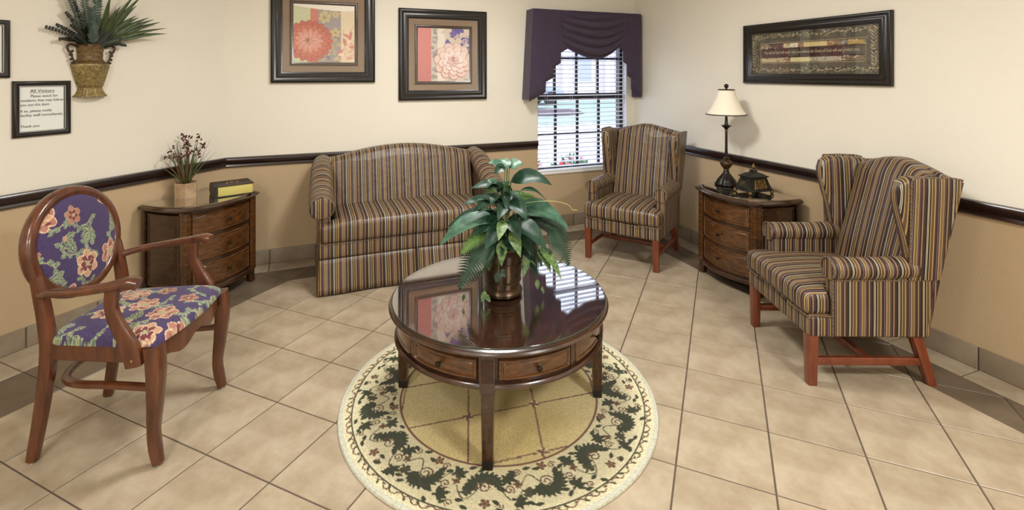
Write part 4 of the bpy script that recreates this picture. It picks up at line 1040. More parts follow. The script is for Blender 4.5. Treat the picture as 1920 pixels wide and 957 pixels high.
BIG = [ # base, tip, offsets base/tip, half width m, material, lift, face
    ((485, 118), (370, 86), .02, -.03, .042, 'leaf2', .02, (-.1, -.5, 1)), ((495, 112), (580, 92), .02, .02, .045, 'leaf2', .02, (.1, -.5, 1)), ((480, 118), (440, 60), .0, .06, .04, 'leaf2', .02, (0, -.4, 1)), ((470, 110), (405, 150), -.02, -.06, .03, 'leaf', .02, (0, -.8, .6)),
    ((505, 195), (748, 216), .02, -.02, .052, 'leaf', .06, (.1, -.7, .8)), ((500, 200), (700, 165), .05, .1, .045, 'leaf', .03, (0, -.4, 1)), ((560, 250), (732, 330), .02, .04, .026, 'leaf', .06, (0, -.2, 1)),
    ((470, 225), (262, 236), 0, -.02, .036, 'leaf', .03, (0, -.6, 1)), ((460, 250), (330, 285), .05, .08, .04, 'leaf', .04, (-.2, -.4, 1)), ((440, 320), (205, 336), 0, -.05, .034, 'leaf', .04, (-.1, -.6, 1)), ((470, 310), (270, 385), .05, .05, .05, 'leaf', .05, (-.3, -.5, 1)),
    ((505, 310), (600, 428), -.05, -.15, .045, 'leaf', .03, (.1, -1, .6)), ((480, 330), (425, 430), -.04, -.14, .032, 'leaf', .03, (0, -1, .5)), ((500, 290), (640, 300), .06, .12, .035, 'leaf', .03, (0, -.4, 1)), ((490, 280), (470, 200), .03, .05, .03, 'leaf', .0, (0, -1, .2)),
    ((440, 430), (72, 584), 0, -.12, .062, 'leaf2', .10, (-.4, -.7, 1)), ((450, 420), (120, 470), .03, .04, .05, 'leaf', .08, (-.3, -.6, 1)), ((470, 440), (290, 520), -.02, -.1, .05, 'leaf', .05, (-.3, -.8, .8)),
    ((540, 370), (856, 486), .02, .0, .07, 'leaf2', .09, (.4, -.6, 1)), ((530, 350), (740, 372), .05, .12, .05, 'leaf', .04, (.2, -.5, 1)), ((520, 440), (720, 612), -.06, -.18, .058, 'leaf', .05, (.5, -.9, .8)), ((520, 460), (640, 640), -.05, -.12, .05, 'leaf', .03, (.4, -1, .5)),
    ((500, 420), (560, 540), -.08, -.16, .04, 'leaf', .02, (0, -1, .5)), ((450, 480), (350, 600), -.08, -.16, .045, 'leaf', .03, (-.3, -1, .6)), ((560, 420), (780, 560), .06, .1, .06, 'leaf', .08, (.3, -.5, 1)), ((430, 450), (230, 600), .05, .08, .055, 'leaf', .06, (-.3, -.5, 1)),
    ((480, 520), (520, 620), -.09, -.15, .035, 'leaf', .01, (0, -1, .3)), ((570, 560), (640, 690), .02, -.02, .035, 'leaf', .02, (.3, -1, .3)), ((420, 560), (380, 690), -.03, -.06, .03, 'leaf', .02, (-.3, -1, .3)),
    # variegated
    ((465, 430), (430, 548), -.1, -.2, .030, 'leafv', .02, (0, -1, .4)), ((505, 490), (562, 648), -.1, -.2, .032, 'leafv', .02, (0, -1, .4)), ((450, 545), (448, 700), -.1, -.17, .030, 'leafv', .01, (0, -1, .3)), ((600, 630), (578, 768), -.03, -.08, .024, 'leafv', .01, (.2, -1, .3)),
    ((680, 590), (806, 782), -.05, -.14, .030, 'leafv', .04, (.4, -.9, .6)), ((670, 600), (742, 742), -.04, -.12, .028, 'leafv', .03, (.3, -1, .5)), ((380, 640), (372, 730), -.06, -.1, .018, 'leafv', .0, (0, -1, .2)), ((620, 640), (660, 770), .0, -.04, .024, 'leaf', .01, (.3, -1, .3)),
    ((430, 740), (412, 800), -.12, -.13, .018, 'leaf', .0, (0, -1, .2)), ((450, 720), (470, 770), -.13, -.14, .016, 'leaf', .0, (0, -1, .2)), ((350, 850), (330, 935), -.12, -.13, .016, 'leafv', .0, (0, -1, .2)), ((355, 870), (380, 925), -.12, -.13, .013, 'leafv', .0, (0, -1, .2)),
    ((660, 780), (664, 840), -.04, -.05, .014, 'leafv', .0, (0, -1, .2)), ((690, 820), (700, 868), -.05, -.05, .010, 'leafv', .0, (0, -1, .2)), ((225, 870), (215, 925), -.12, -.12, .008, 'leaf', .0, (0, -1, .2))]
axis_pt = lambda z: Vector((0, 0, z))
def wface(f): return tuple(rgt*f[0]+fwd*f[1]+Vector((0, 0, f[2])))
for i, (b, t_, ob_, ot, wd, m, lift, face) in enumerate(BIG):
    B = world_at(*b, ob_); T = world_at(*t_, ot); T.z = max(T.z, .012); B.z = max(B.z, .03)
    lf = mk('leaf', *leafgrid(B, T, wd*.8, wface(face), lift, .22, .09), m, pl)
    if i < 29:
        z = max(.2, B.z-.12-.15*random.random()); A = Vector((random.uniform(-.03, .03), random.uniform(-.03, .03), .2))
        mk('stem', *sweep(spline([A, A*.4+B*.45+Vector((0, 0, .02)), B], 5), [.005, .003], CIRC(5), (1, 0, 0)), 'stem', lf)
rgp = random.Random(21)
for k in range(44):
    z0 = rgp.uniform(.20, .50); a = rgp.uniform(0, 2*PI); rad = rgp.uniform(.10, .19)*(1.1-.5*(z0-.2)/.3); d = Vector((math.cos(a), math.sin(a), 0))
    B = d*.02+Vector((0, 0, z0)); T = d*rad+Vector((0, 0, z0+rgp.uniform(-.10, .05)))
    mk('leaf', *leafgrid(B, T, rgp.uniform(.016, .03), tuple(d*.35+Vector((rgp.uniform(-.3, .3), rgp.uniform(-.3, .3), 1))), rgp.uniform(.02, .06), .25, .1), ('leaf', 'leaf', 'leaf', 'leaf2', 'leafv')[k % 5], pl)
FR = [((430, 540), (195, 840), -.06, -.17, .085, 'fern', .10, (-.5, -.8, .6)), ((720, 470), (850, 695), .0, -.05, .085, 'fern', .07, (.6, -.7, .6)), ((420, 500), (205, 625), -.02, -.12, .05, 'fern2', .06, (-.4, -.8, .9)), ((610, 410), (848, 520), .04, .04, .06, 'fern', .07, (.4, -.6, 1)),
      ((430, 560), (250, 720), .0, -.05, .06, 'fern', .08, (-.5, -.8, .6)), ((480, 300), (645, 285), .05, .08, .035, 'fern2', .02, (0, -.7, 1)), ((600, 560), (690, 700), .06, .08, .05, 'fern', .05, (.5, -.7, .6))]
for b, t_, ob_, ot, wd, m, lift, face in FR: solid(mk('fern_frond', *frond(world_at(*b, ob_), world_at(*t_, ot), wd, wface(face), lift, 26), m, pl))
td = [world_at(*p, .02) for p in ((560, 330), (640, 315), (740, 310), (800, 318), (850, 335), (872, 362), (900, 364))]
mk('tendril', *sweep(spline(td, 5), .0020, CIRC(5), (0, 0, 1)), 'tendril', pl)
# leaf cluster stems hanging by the pot
for (x, y), o_ in (((430, 650), -.12), ((345, 760), -.12), ((655, 700), -.03)):
    mk('vine', *sweep(spline([world_at(470, 560, -.08), world_at(x, y-60, o_), (lambda q: Vector((q.x, q.y, max(q.z, .03))))(world_at(x+4, y+110, o_))], 5), .003, CIRC(5), (1, 0, 0)), 'stem', pl)

# dried grass in stone pot on the left side table
gp = thing('dried_flower_pot', 'faceted stone pot of dried grass and burgundy buds on the side table', 'plant', (-.762, 3.862, TZ))
V, F = lathe([(.001, 0), (.070, 0), (.072, .10), (.064, .10), (.064, .08)], 6); mk('pot', V, F, 'stone', gp, smooth=False, rz=R(-22))
mk('soil', *lathe([(.001, .086), (.063, .082)], 6), 'moss', gp, rz=R(-22))
rg = random.Random(11)
for k in range(46):
    a = rg.uniform(0, 2*PI); r0 = rg.uniform(0, .035); sp = rg.uniform(.02, .15); h = rg.uniform(.14, .30)
    if k % 6 == 0: sp, h = rg.uniform(.15, .21), rg.uniform(.12, .2)
    B = Vector((r0*math.cos(a), r0*math.sin(a), .085)); T = Vector((sp*math.cos(a), sp*math.sin(a), .085+h))
    if (onl := (T+Vector((-.762, 3.862, 0)))).y-onl.x > DL-.02: T -= Vector((-SQ, SQ, 0))*((onl.y-onl.x-DL)*SQ+.02)
    solid(mk('grass_blade', *leafgrid(B, T, rg.uniform(.003, .0055), (math.cos(a), math.sin(a), .6), rg.uniform(.0, .04), .3, 0, 7, 2, .6), 'grass' if k % 5 else 'redblade', gp), .0006)
for k in range(20):
    a = rg.uniform(0, 2*PI); sp = rg.uniform(.03, .14); h = rg.uniform(.2, .33)
    B = Vector((.01*math.cos(a), .01*math.sin(a), .085)); T = Vector((sp*math.cos(a), sp*math.sin(a), .085+h))
    stm = mk('bud_stem', *sweep(spline([B, (B+T)/2+Vector((0, 0, .03)), T], 5), .0025, CIRC(5)), 'grass', gp)
    for q in range(3 + k % 2):
        b = T+Vector((rg.uniform(-.018, .018), rg.uniform(-.018, .018), rg.uniform(-.035, .012))); d = Vector((rg.uniform(-1, 1), rg.uniform(-1, 1), rg.uniform(.1, .9))).normalized()
        mk('bud', *sweep([tuple(b-d*.013), tuple(b-d*.006), tuple(b+d*.004), tuple(b+d*.013)], [.003, .010, .011, .002], CIRC(6), (1, .3, 0)), 'redbud', stm)

# wall pocket vase on the left wall
wv = thing('wall_vase', 'antique gold wall pocket vase with handles and mixed foliage', 'vase', onleft(1.700, .002, 1.322), R(45))
def half(prof, n=20, sy=.75): return lathe(prof, n, PI, 2*PI, 1, sy)
def closed_half(prof, n=20, sy=.75):
    V, F = half(prof, n, sy); m_ = n+1; k = len(prof)
    F += [tuple(j*m_ for j in range(k))+tuple(j*m_+n for j in range(k-1, -1, -1))]; return V, F
body = mk('body', *half([(.058, .052), (.062, .058), (.07, .08), (.085, .13), (.094, .172), (.0965, .182), (.093, .19)]), 'antique', wv)
mk('neck', *half([(.093, .189), (.084, .198), (.07, .207), (.064, .216), (.063, .245), (.066, .268), (.070, .296), (.074, .305), (.068, .306), (.06, .29)]), 'antmid', wv)
for z, r in ((.212, .068), (.242, .066), (.268, .069)): mk('neck_band', *half([(r-.003, z-.004), (r+.0015, z), (r-.003, z+.004)]), 'antique', wv)
V, F = half([(.082, 0), (.083, .004), (.074, .012), (.064, .03), (.058, .048), (.06, .053)], 60)
V = [(x*(1+.03*math.cos(26*math.atan2(y/.75, x))), y*(1+.03*math.cos(26*math.atan2(y/.75, x))), z) for x, y, z in V]; mk('fluted_foot', V, F, 'antique', wv, angle=80)
# woven cross ribs over the body
ribs = []
for k in range(16):
    for hnd in (-1, 1):
        p = []
        for t in np.linspace(0, 1, 9):
            a = PI+PI*((k+.5)/16+hnd*.22*t); z = .058+.12*t
            if a < PI+.03 or a > 2*PI-.03: continue
            r = .062+(.0945-.062)*t+.001; p.append((r*math.cos(a), r*math.sin(a)*.75, z))
        if len(p) > 2: ribs.append(sweep(p, .004, CIRC(5), (0, 0, 1)))
tag(mk('woven_ribs', *join(*ribs), 'antique', wv), kind='stuff')
for s in (-1, 1):
    p = spline([(s*.068, -.02, .285), (s*.10, -.02, .300), (s*.118, -.02, .285), (s*.112, -.02, .262), (s*.098, -.02, .245), (s*.095, -.02, .225), (s*.084, -.02, .2), (s*.088, -.02, .19)], 5)
    h_ = mk('handle', *sweep(p, [.012, .013, .013, .012, .011, .01, .009, .007], CIRC(8), (0, 1, 0)), 'antdark', wv)
    for x, z in ((.094, .262), (.104, .24), (.1, .215), (.094, .196)): mk('scroll', *ball((s*x, -.02, z), .008, 8, 5), 'antdark', h_)
def sprig(B, T, m, n=14, ls=.018, lw=.006, lift=.02, name='sprig', pairs=True):
    B = Vector(B); T = Vector(T); ctl = (B+T)/2+Vector((0, 0, lift)); path = [B*(1-t)**2+ctl*2*t*(1-t)+T*t*t for t in np.linspace(0, 1, n+1)]
    o = mk(name, *sweep(path, [.003, .0015], CIRC(5), (0, 1, 0)), m, wv); L_ = []
    for i in range(2, n+1):
        d = (path[i]-path[i-1]).normalized(); s = d.cross(Vector((0, -1, .2))).normalized()
        for sg in (-1, 1):
            tip = path[i]+(s*sg*.9+d*.5+Vector((0, rg.uniform(-.5, .1), 0))).normalized()*ls*rg.uniform(.8, 1.2)*(1-.4*i/n)
            if tip.y > -.004: tip.y = -.004
            L_.append(leafgrid(path[i], tip, lw, (0, -1, .3), .0, .2, 0, 3, 2, .7))
    tag(mk('sprig_leaves', *join(*L_), m, o), kind='stuff')
for B, T in (((-.03, -.03, .30), (-.13, -.035, .47)), ((-.02, -.03, .30), (-.10, -.05, .53)), ((-.03, -.03, .30), (-.17, -.03, .40)), ((.04, -.04, .30), (.13, -.05, .34)), ((-.03, -.03, .30), (-.215, -.03, .385)), ((-.03, -.03, .30), (-.16, -.04, .325)), ((.03, -.03, .30), (.15, -.04, .385)), ((.03, -.03, .30), (.16, -.05, .305)), ((-.02, -.04, .30), (-.12, -.06, .40))):
    sprig(B, T, 'darkleaf', 13, .020, .008)
for k, (B, T) in enumerate((((-.02, -.04, .30), (-.075, -.08, .62)), ((0, -.045, .30), (-.005, -.10, .66)), ((-.03, -.03, .30), (-.13, -.05, .60)), ((.0, -.03, .30), (.02, -.05, .70)), ((-.01, -.05, .3), (-.05, -.12, .5)))):
    sprig(B, T, 'sage', 24, .040, .007, .0)
for k in range(15):
    a = R(14+k*5.4); L_ = rg.uniform(.24, .38)*(.8 if k > 9 else 1)
    B = (.03, -.035, .30); T = (.03+L_*math.cos(a), -.035-rg.uniform(0, .1), .30+L_*math.sin(a)*1.05)
    solid(mk('strap_leaf', *leafgrid(B, T, rg.uniform(.011, .018), (0, -1, .4), .03, .3, 0, 9, 2, .6), 'olive', wv))
for k in range(20):
    a = rg.uniform(.1, PI-.1); B = (rg.uniform(-.03, .04), -.035, .29); T = (B[0]+.13*math.cos(a), -.04-rg.uniform(0, .05), .3+.11*math.sin(a))
    mk('broad_leaf', *leafgrid(B, T, .018, (0, -1, .3), .02, .2, .1), 'darkleaf', wv)

# ================================================================== framed things
def text_mesh(body, size, align='LEFT', extr=.0003):
    cu = bpy.data.curves.new('txt', 'FONT'); cu.body = body; cu.size = size; cu.align_x = align; cu.extrude = extr
    ob = bpy.data.objects.new('txt', cu); C.objects.link(ob); dg = bpy.context.evaluated_depsgraph_get()
    me = bpy.data.meshes.new_from_object(ob.evaluated_get(dg)); bpy.data.objects.remove(ob)
    V = [tuple(v.co) for v in me.vertices]; F = [tuple(p.vertices) for p in me.polygons]; bpy.data.meshes.remove(me)
    return V, F
def add_text(parent, body, size, x, z, y, m, align='LEFT', width=None, name='lettering'):
    V, F = text_mesh(body, size, align)
    if not V: return
    wx = max(v[0] for v in V)-min(v[0] for v in V); k = width/wx if width else 1
    return mk(name, [(x+v[0]*k, y-v[2], z+v[1]) for v in V], F, m, parent, smooth=False)
def beads(w, h, inset, out, r, step):
    L_ = []; a, b = w/2-inset, h/2-inset
    for x in np.arange(-a, a+1e-6, step):
        for z in (-b, b): L_.append(ball((x, -out, z), r, 6, 4))
    for z in np.arange(-b+step, b-step/2, step):
        for x in (-a, a): L_.append(ball((x, -out, z), r, 6, 4))
    return join(*L_)
def print_plane(name, parent, w, h, y, fn, n=150):
    nv = int(n*h/w); V, F = grid(n, nv, lambda u, v: (-w/2+w*u, y, -h/2+h*v)); U = np.array([v[0] for v in V])/w+.5; T = np.array([v[2] for v in V])/h+.5
    return mk(name, V, F, 'print', parent, paint=fn(U, T))
def flower_frame(label, loc, fn):
    t = thing('framed_picture', label, 'picture', loc, 0, 'square floral pictures'); w = .778
    mk('frame', *ring_frame(w, w, [(0, 0), (0, .022), (.006, .03), (.016, .034), (.026, .031), (.034, .022), (.044, .024), (.05, .026), (.062, .024), (.078, .014), (.084, .012), (.086, .006)]), 'frame', t, angle=60)
    tag(mk('bead_row', *beads(w, w, .068, .022, .0055, .0125), 'bead', t), kind='stuff')
    mk('mat_board', *box(-w/2+.08, w/2-.08, -.010, -.004, -w/2+.08, w/2-.08, .001), 'matboard', t, smooth=False)
    iw = .505
    mk('inner_frame', *ring_frame(iw, iw, [(0, .006), (0, .018), (.006, .022), (.014, .020), (.022, .014), (.026, .012)]), 'inframe', t, angle=60)
    print_plane('art_print', t, iw-.048, iw-.048, -.0125, fn)
    mk('glass', *box(-w/2+.084, w/2-.084, -.0245, -.0235, -w/2+.084, w/2-.084, .0003), 'pglass', t, smooth=False)
    return t
def art1(U, V):
    P = Paint(U, V, (212, 200, 168)); rg = random.Random(2)
    P.poly([(0, 0), (.28, 0), (.28, 1), (0, 1)], (205, 208, 172)); P.poly([(.27, 0), (.42, 0), (.42, 1), (.27, 1)], (206, 132, 112)); P.poly([(.40, 0), (.77, 0), (.77, 1), (.40, 1)], (164, 156, 156))
    for k in range(26):
        x, y = rg.uniform(.42, .75), rg.uniform(0, .9); P.leaf(x, y, .12, .035, rg.uniform(0, 6.3), rg.choice([(200, 182, 140), (186, 172, 140), (140, 132, 142), (196, 166, 130)]))
    P.flower(.68, .52, .09, (206, 178, 136), (198, 186, 140), (170, 140, 120), 5, .3); P.flower(.5, .78, .10, (204, 192, 148), (190, 176, 140), (160, 140, 120), 6, .3); P.flower(.68, .84, .07, (200, 176, 140), (206, 190, 150), (160, 140, 120), 6)
    P.poly([(.77, 0), (1, 0), (1, 1), (.77, 1)], (226, 210, 180))
    for k in range(16):
        x, y = rg.uniform(.8, .98), rg.uniform(.02, .62); P.leaf(x, y, .13, .03, rg.uniform(0, 6.3), rg.choice([(224, 180, 160), (236, 214, 190), (208, 140, 124)])); P.stroke([(x, y), (x+rg.uniform(-.1, .1), y+.09)], .006, (204, 112, 104))
    # coral zinnia
    for layer, (r, n, c, e) in enumerate(((.36, 20, (198, 116, 100), (170, 90, 80)), (.29, 18, (206, 128, 108), (178, 98, 84)), (.22, 13, (222, 160, 144), (184, 116, 102)), (.15, 11, (228, 174, 158), (192, 128, 112)), (.08, 8, (214, 156, 136), (166, 104, 86)))):
        for k in range(n):
            a = 2*PI*(k+.5*layer)/n; x, y = .25+r*.62*math.cos(a)*1.05, .37+r*.62*math.sin(a)*.95
            P.ell(x, y, r*.42, r*.20, a, e); P.ell(x, y, r*.39, r*.165, a, c)
            for q in (-.06, 0, .06): P.stroke([(.25+r*.5*math.cos(a+q), .37+r*.48*math.sin(a+q)), (.25+r*.95*math.cos(a+q*.7), .37+r*.9*math.sin(a+q*.7))], .004, e, .6)
    P.ell(.23, .38, .03, .035, 0, (150, 112, 84))
    P.poly([(0, .985)]+[(x, .97-.09*math.sin(x*1.9)+(.03*x)) for x in np.linspace(0, 1, 16)]+[(1, 1.02), (0, 1.02)], (242, 236, 226)); P.grain(.03); return P.c
def art2(U, V):
    P = Paint(U, V, (226, 216, 204)); rg = random.Random(4)
    P.poly([(0, 0), (.26, 0), (.26, 1), (0, 1)], (204, 130, 126)); P.c[(U < .26)] += ((V[U < .26]-.4)*16)[:, None]
    P.poly([(.26, 0), (.38, 0), (.38, 1), (.26, 1)], (206, 196, 184))
    for k in range(28): P.spiral(rg.uniform(.28, .36), rg.uniform(0, 1), .03, .012, (142, 134, 138), rg.uniform(0, 6), 1, 1)
    P.poly([(.38, 0), (.52, 0), (.52, 1), (.38, 1)], (230, 222, 208)); P.poly([(.52, .0), (1, .0), (1, 1), (.52, 1)], (214, 200, 188))
    for k in range(40):
        x, y = rg.uniform(.55, 1), rg.uniform(.55, 1); P.leaf(x, y, .14, .05, rg.uniform(0, 6.3), rg.choice([(104, 92, 158), (118, 104, 168), (94, 86, 150), (216, 200, 184)]))
    for k in range(5): P.spiral(rg.uniform(.66, .95), rg.uniform(.75, .97), .06, .022, (214, 196, 178), rg.uniform(0, 6), 1.2)
    for k in range(14): P.leaf(rg.uniform(.4, 1), rg.uniform(0, .3), .16, .05, rg.uniform(0, 6.3), rg.choice([(220, 206, 196), (190, 180, 170), (230, 218, 206)]))
    for layer, (r, n, c) in enumerate(((.36, 11, (230, 206, 194)), (.28, 9, (236, 216, 206)), (.20, 8, (240, 226, 220)), (.12, 7, (226, 196, 190)))):
        for k in range(n):
            a = 2*PI*(k+.5*layer)/n+.2; x, y = .68+r*.6*math.cos(a), .38+r*.55*math.sin(a)
            P.ell(x, y, r*.46, r*.33, a, (190, 132, 128)); P.ell(x+.004, y+.006, r*.43, r*.295, a, c)
            P.stroke([(.68+r*.3*math.cos(a), .38+r*.3*math.sin(a)), (.68+r*.85*math.cos(a), .38+r*.8*math.sin(a))], .005, (206, 160, 154), .7)
    for k in range(14): a = k*.45; P.ell(.68+.045*math.cos(a)*(k % 3)/2, .42+.035*math.sin(a), .010, .008, 0, (176, 104, 96))
    P.grain(.03); return P.c
flower_frame('black framed coral flower print, left of the two square pictures', (.115, YB, 1.772), art1)
flower_frame('black framed pale lotus print, right of the two square pictures', (1.085, YB, 1.617), art2)
# scripture panel on the right wall
pc_ = thing('framed_quote', 'wide dark framed quotation plaque with leafy relief border above the lamp', 'picture', (XR, 2.3195, 1.599), R(-90)); w, h = 1.03, .432
mk('frame', *ring_frame(w, h, [(0, 0), (0, .018), (.004, .024), (.012, .026), (.02, .022), (.03, .022), (.036, .03), (.046, .032), (.052, .028), (.066, .016), (.070, .014), (.072, .006)]), 'frame', pc_, angle=60)
tag(mk('bead_row', *beads(w, h, .0155, .027, .0045, .0135), 'bead', pc_), kind='stuff')
def art3(U, V):
    P = Paint(U, V, (84, 80, 68)); rg = random.Random(6); x = U; P.grain(.12)
    asp = 3.2
    for k in range(150):       # leafy embossed border
        side = k % 4; t = rg.random()
        cx, cy = ((t, rg.uniform(.02, .2)), (t, rg.uniform(.8, .98)), (rg.uniform(.01, .07), t), (rg.uniform(.93, .99), t))[side]
        a = rg.uniform(0, 6.3); L_ = .03
        pts = [(cx+L_*q*math.cos(a+q), cy+L_*asp*q*math.sin(a+q)) for q in np.linspace(0, 1, 6)]
        P.stroke(pts, .008, rg.choice([(150, 140, 112), (120, 112, 92), (40, 36, 32), (98, 92, 76)]))
    def rect(a, b, c_, d, cc): P.poly([(a, c_), (b, c_), (b, d), (a, d)], cc)
    rect(.08, .92, .24, .76, (112, 104, 84)); rect(.09, .91, .27, .73, (58, 40, 38))
    for a, b, cc in ((.09, .16, (160, 140, 104)), (.16, .30, (86, 58, 56)), (.30, .36, (196, 190, 150)), (.36, .42, (220, 214, 190)), (.42, .47, (150, 110, 84)), (.47, .65, (204, 186, 132)), (.65, .72, (150, 118, 76)), (.72, .80, (128, 124, 112)), (.80, .91, (176, 148, 84))): rect(a, b, .615, .715, cc)
    for a, b, cc in ((.09, .32, (186, 172, 134)), (.32, .36, (120, 100, 76)), (.36, .52, (208, 196, 146)), (.52, .58, (150, 146, 120)), (.58, .75, (170, 166, 150)), (.75, .91, (120, 104, 84))): rect(a, b, .285, .385, cc)
    for k in range(120):
        u, v = rg.uniform(.09, .91), rg.choice([rg.uniform(.61, .71), rg.uniform(.30, .39)]); 
        if not (.47 < u < .65 and v > .5) and not (.36 < u < .52 and v < .5): P.ell(u, v, .006, .014, rg.uniform(0, 3), rg.choice([(70, 56, 46), (210, 200, 170), (120, 90, 60)]))
    rect(.34, .42, .41, .59, (84, 78, 68)); rect(.76, .91, .41, .59, (86, 80, 70)); rect(.09, .34, .41, .59, (64, 36, 40)); rect(.47, .76, .41, .59, (60, 34, 38)); P.grain(.05); return P.c
print_plane('art_panel', pc_, w-.14, h-.14, -.010, art3, 300)
iw, ih = w-.14, h-.14
rl = []; rg2 = random.Random(9)
for k in range(64):
    side = k % 2; t = (k+.5)/64
    x = -iw/2+iw*t; z = (ih/2-.028) if side else (-ih/2+.028)
    for s in (-1, 1):
        rl.append(leafgrid((x, -.011, z), (x+s*rg2.uniform(.02, .034), -.013, z+rg2.uniform(-.022, .022)), .0045, (0, -1, 0), .004, .3, 0, 3, 2))
for k in range(10):
    z = -ih/2+.05+(ih-.1)*k/9
    for xx in (-iw/2+.028, iw/2-.028):
        for s in (-1, 1): rl.append(leafgrid((xx, -.011, z), (xx+s*.02, -.013, z+.024), .0045, (0, -1, 0), .004, .3, 0, 3, 2))
tag(mk('relief_leaves', *join(*rl), 'relief', pc_), kind='stuff')
for k in range(9):
    for z in (-ih/2+.028, ih/2-.028): mk('berry', *ball((-iw/2+.05+(iw-.1)*k/8, -.014, z+.006*(-1)**k), .0085, 10, 6), 'relief', pc_)
for xx in (-iw/2+.028, iw/2-.028): mk('berry', *ball((xx, -.014, .0), .0085, 10, 6), 'relief', pc_)
mk('rope_border', *sweep([(-.36, -.012, -.07), (.36, -.012, -.07), (.36, -.012, .07), (-.36, -.012, .07), (-.36, -.012, -.069)], .005, CIRC(6), (0, 1, 0)), 'relief', pc_)
add_text(pc_, 'The will of God will never take you where the Grace of God will not protect you.', .03, -.335, -.006, -.0115, 'gilt', width=.67)
mk('glass', *box(-w/2+.069, w/2-.069, -.0235, -.0228, -h/2+.069, h/2-.069, .0003), 'pglass', pc_, smooth=False)
# visitor notice and its neighbour on the left wall
def notice(label, s, z, lines):
    t = thing('framed_notice', label, 'notice', onleft(s, .0, z), R(45)); w, h = .252, .298
    mk('frame', *ring_frame(w, h, [(0, 0), (0, .012), (.005, .018), (.012, .019), (.02, .014), (.026, .015), (.030, .010), (.031, .004)]), 'frame', t, angle=60)
    tag(mk('bead_row', *beads(w, h, .0275, .0135, .0022, .005), 'sill', t), kind='stuff')
    mk('paper', *box(-w/2+.028, w/2-.028, -.006, -.003, -h/2+.028, h/2-.028, .0005), 'paper', t, smooth=False)
    for body, size, x, zz, al, wd in lines: add_text(t, body, size, x, zz, -.0066, 'ink', al, wd)
    return t
nt_ = notice('black framed All Visitors notice below the foliage on the left wall', 1.4775, 1.2665, [
    ('All Visitors', .024, .0, .088, 'CENTER', .105), ('Please watch for', .019, .008, .062, 'CENTER', .118), ('residents that may follow', .019, -.094, .039, 'LEFT', .186), ('you out this door.', .019, -.094, .016, 'LEFT', .128),
    ('If so, please notify', .019, -.094, -.017, 'LEFT', .134), ('facility staff immediately.', .019, -.094, -.040, 'LEFT', .186), ('Thank you', .019, -.094, -.098, 'LEFT', .08)])
mk('underline', *box(-.053, .053, -.0066, -.0062, .0835, .085, .0002), 'ink', nt_, smooth=False)
notice('black framed sheet hanging above and left of the visitor notice', 1.342-.126, 1.582, [])

# ================================================================== outside the window
def S_(o): return tag(o, kind='structure')
S_(mk('pavement_ground', *box(-20, 60, YB+.2, 60, -.2, -.1, .001), 'concrete', smooth=False))
S_(mk('lawn_ground', *grid(2, 2, lambda u, v: (-10+60*u, 13.5+11*v, -.09)), 'lawn', smooth=False))
bd = thing('brick_building', 'pale brick building with white columns across the lawn', 'building', (0, 0, -.1))
mk('wall', *box(6, 34, 26, 30, 0, 4.2, .01), 'brick', bd, smooth=False); mk('roof', *loft([[(5.5, 25.4, 4.2), (34.5, 25.4, 4.2), (34.5, 31, 4.2), (5.5, 31, 4.2)], [(8, 27.5, 6.4), (32, 27.5, 6.4), (32, 29, 6.4), (8, 29, 6.4)]]), 'roof', bd, smooth=False)
for k in range(9):
    x = 8+k*2.9; mk('column', *lathe([(.2, 0), (.2, .1), (.15, .15), (.13, 4.0), (.2, 4.1), (.2, 4.2)], 12), 'trimwhite', bd, loc=(x, 25.6, 0))
    f_ = mk('window', *box(x+.8, x+2.1, 25.94, 26.0, 1.0, 2.9, .01), 'trimwhite', bd, smooth=False); mk('pane', *box(x+.9, x+2.0, 25.92, 25.95, 1.1, 2.8, .005), 'carglass', f_, smooth=False)
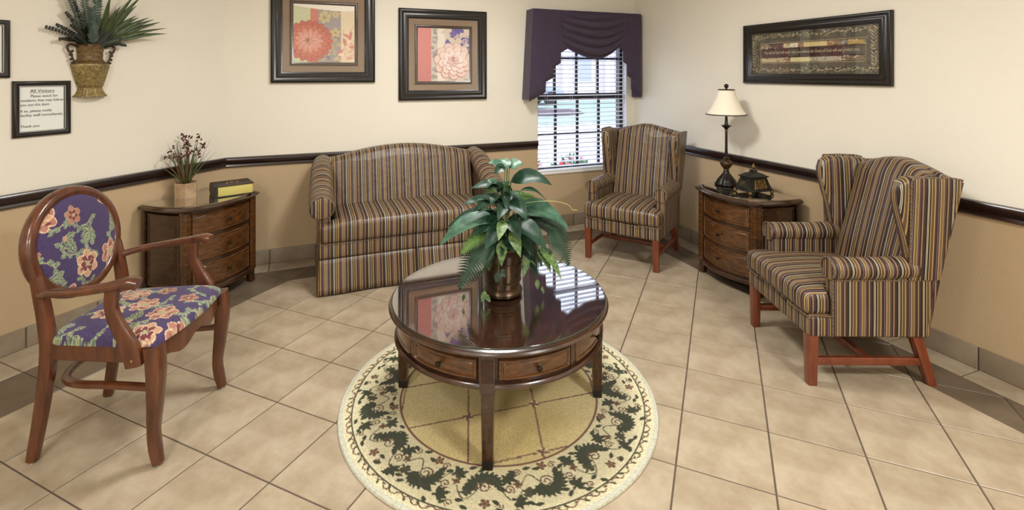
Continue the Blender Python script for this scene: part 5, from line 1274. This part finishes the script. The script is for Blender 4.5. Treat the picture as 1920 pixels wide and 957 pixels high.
def car(label, x, y):
    t = thing('parked_car', label, 'car', (x, y, -.1), 0, 'cars parked beyond the lawn')
    out = [(-2.1, .3), (2.1, .3), (2.15, .7), (1.9, .9), (1.1, .98), (.5, 1.45), (-.9, 1.48), (-1.6, 1.0), (-2.1, .9)]
    mk('car_body', *puff(out, -.85, .85, .12, .02), 'carpaint', t)
    mk('car_window', *puff([(.98, 1.0), (.46, 1.38), (-.84, 1.4), (-1.4, 1.02)], -.87, .87, .02, 0), 'carglass', t)
    for wx in (-1.3, 1.35):
        for wy in (-.82, .82): mk('wheel', *xf(lathe([(.12, -.1), (.33, -.1), (.34, 0), (.33, .1), (.12, .1)], 18), lambda a, b, c: (a, c, b)), 'rubber', t, loc=(wx, wy, .33))
car('grey car parked beyond the lawn, left in the window', 9.6, 22.6)
mb = thing('mulch_bed', 'dark mulch bed on the lawn seen through the blind', 'bed', (8.4, 17.6, -.09))
mk('bed_soil', *lathe([(1.5, 0), (1.35, .08), (.8, .16), (.001, .2)], 24, sx=1.2), 'mulch', mb)
def bush(name, label, cat, loc, r, m, blooms, group=None):
    t = thing(name, label, cat, loc, 0, group); L_ = []
    rg = random.Random(int(loc[0]*100))
    for k in range(170):
        d = Vector((rg.gauss(0, 1), rg.gauss(0, 1), abs(rg.gauss(0, .8)))).normalized(); p = d*r*rg.uniform(.5, 1)
        L_.append(leafgrid(p*.8, p+d*.05, .03, (rg.uniform(-1, 1), rg.uniform(-1, 1), 1), .01, .2, 0, 3, 2))
    tag(mk('foliage', *join(*L_), m, t), kind='stuff')
    for k, bm in enumerate(blooms):
        d = Vector((rg.gauss(0, 1), -abs(rg.gauss(0, .6)), abs(rg.gauss(.5, .6)))).normalized(); mk('bloom', *ball(tuple(d*r), .035, 8, 5, .7), bm, t)
fl_ = [('pink flower bush outside the window, nearest the left jamb', 2.68, 6.2, .42, ['pink']*14), ('red and pink flower bush outside the middle of the window', 3.62, 6.5, .36, ['redbloom']*4+['pink']*8), ('low flower bush outside the lower right of the window', 4.42, 6.3, .30, ['pink']*5)]
for lab, x, y, r, bl_ in fl_: bush('flower_bush', lab, 'bush', (x, y, -.1), r, 'shrub', bl_, 'flower bushes outside the window')
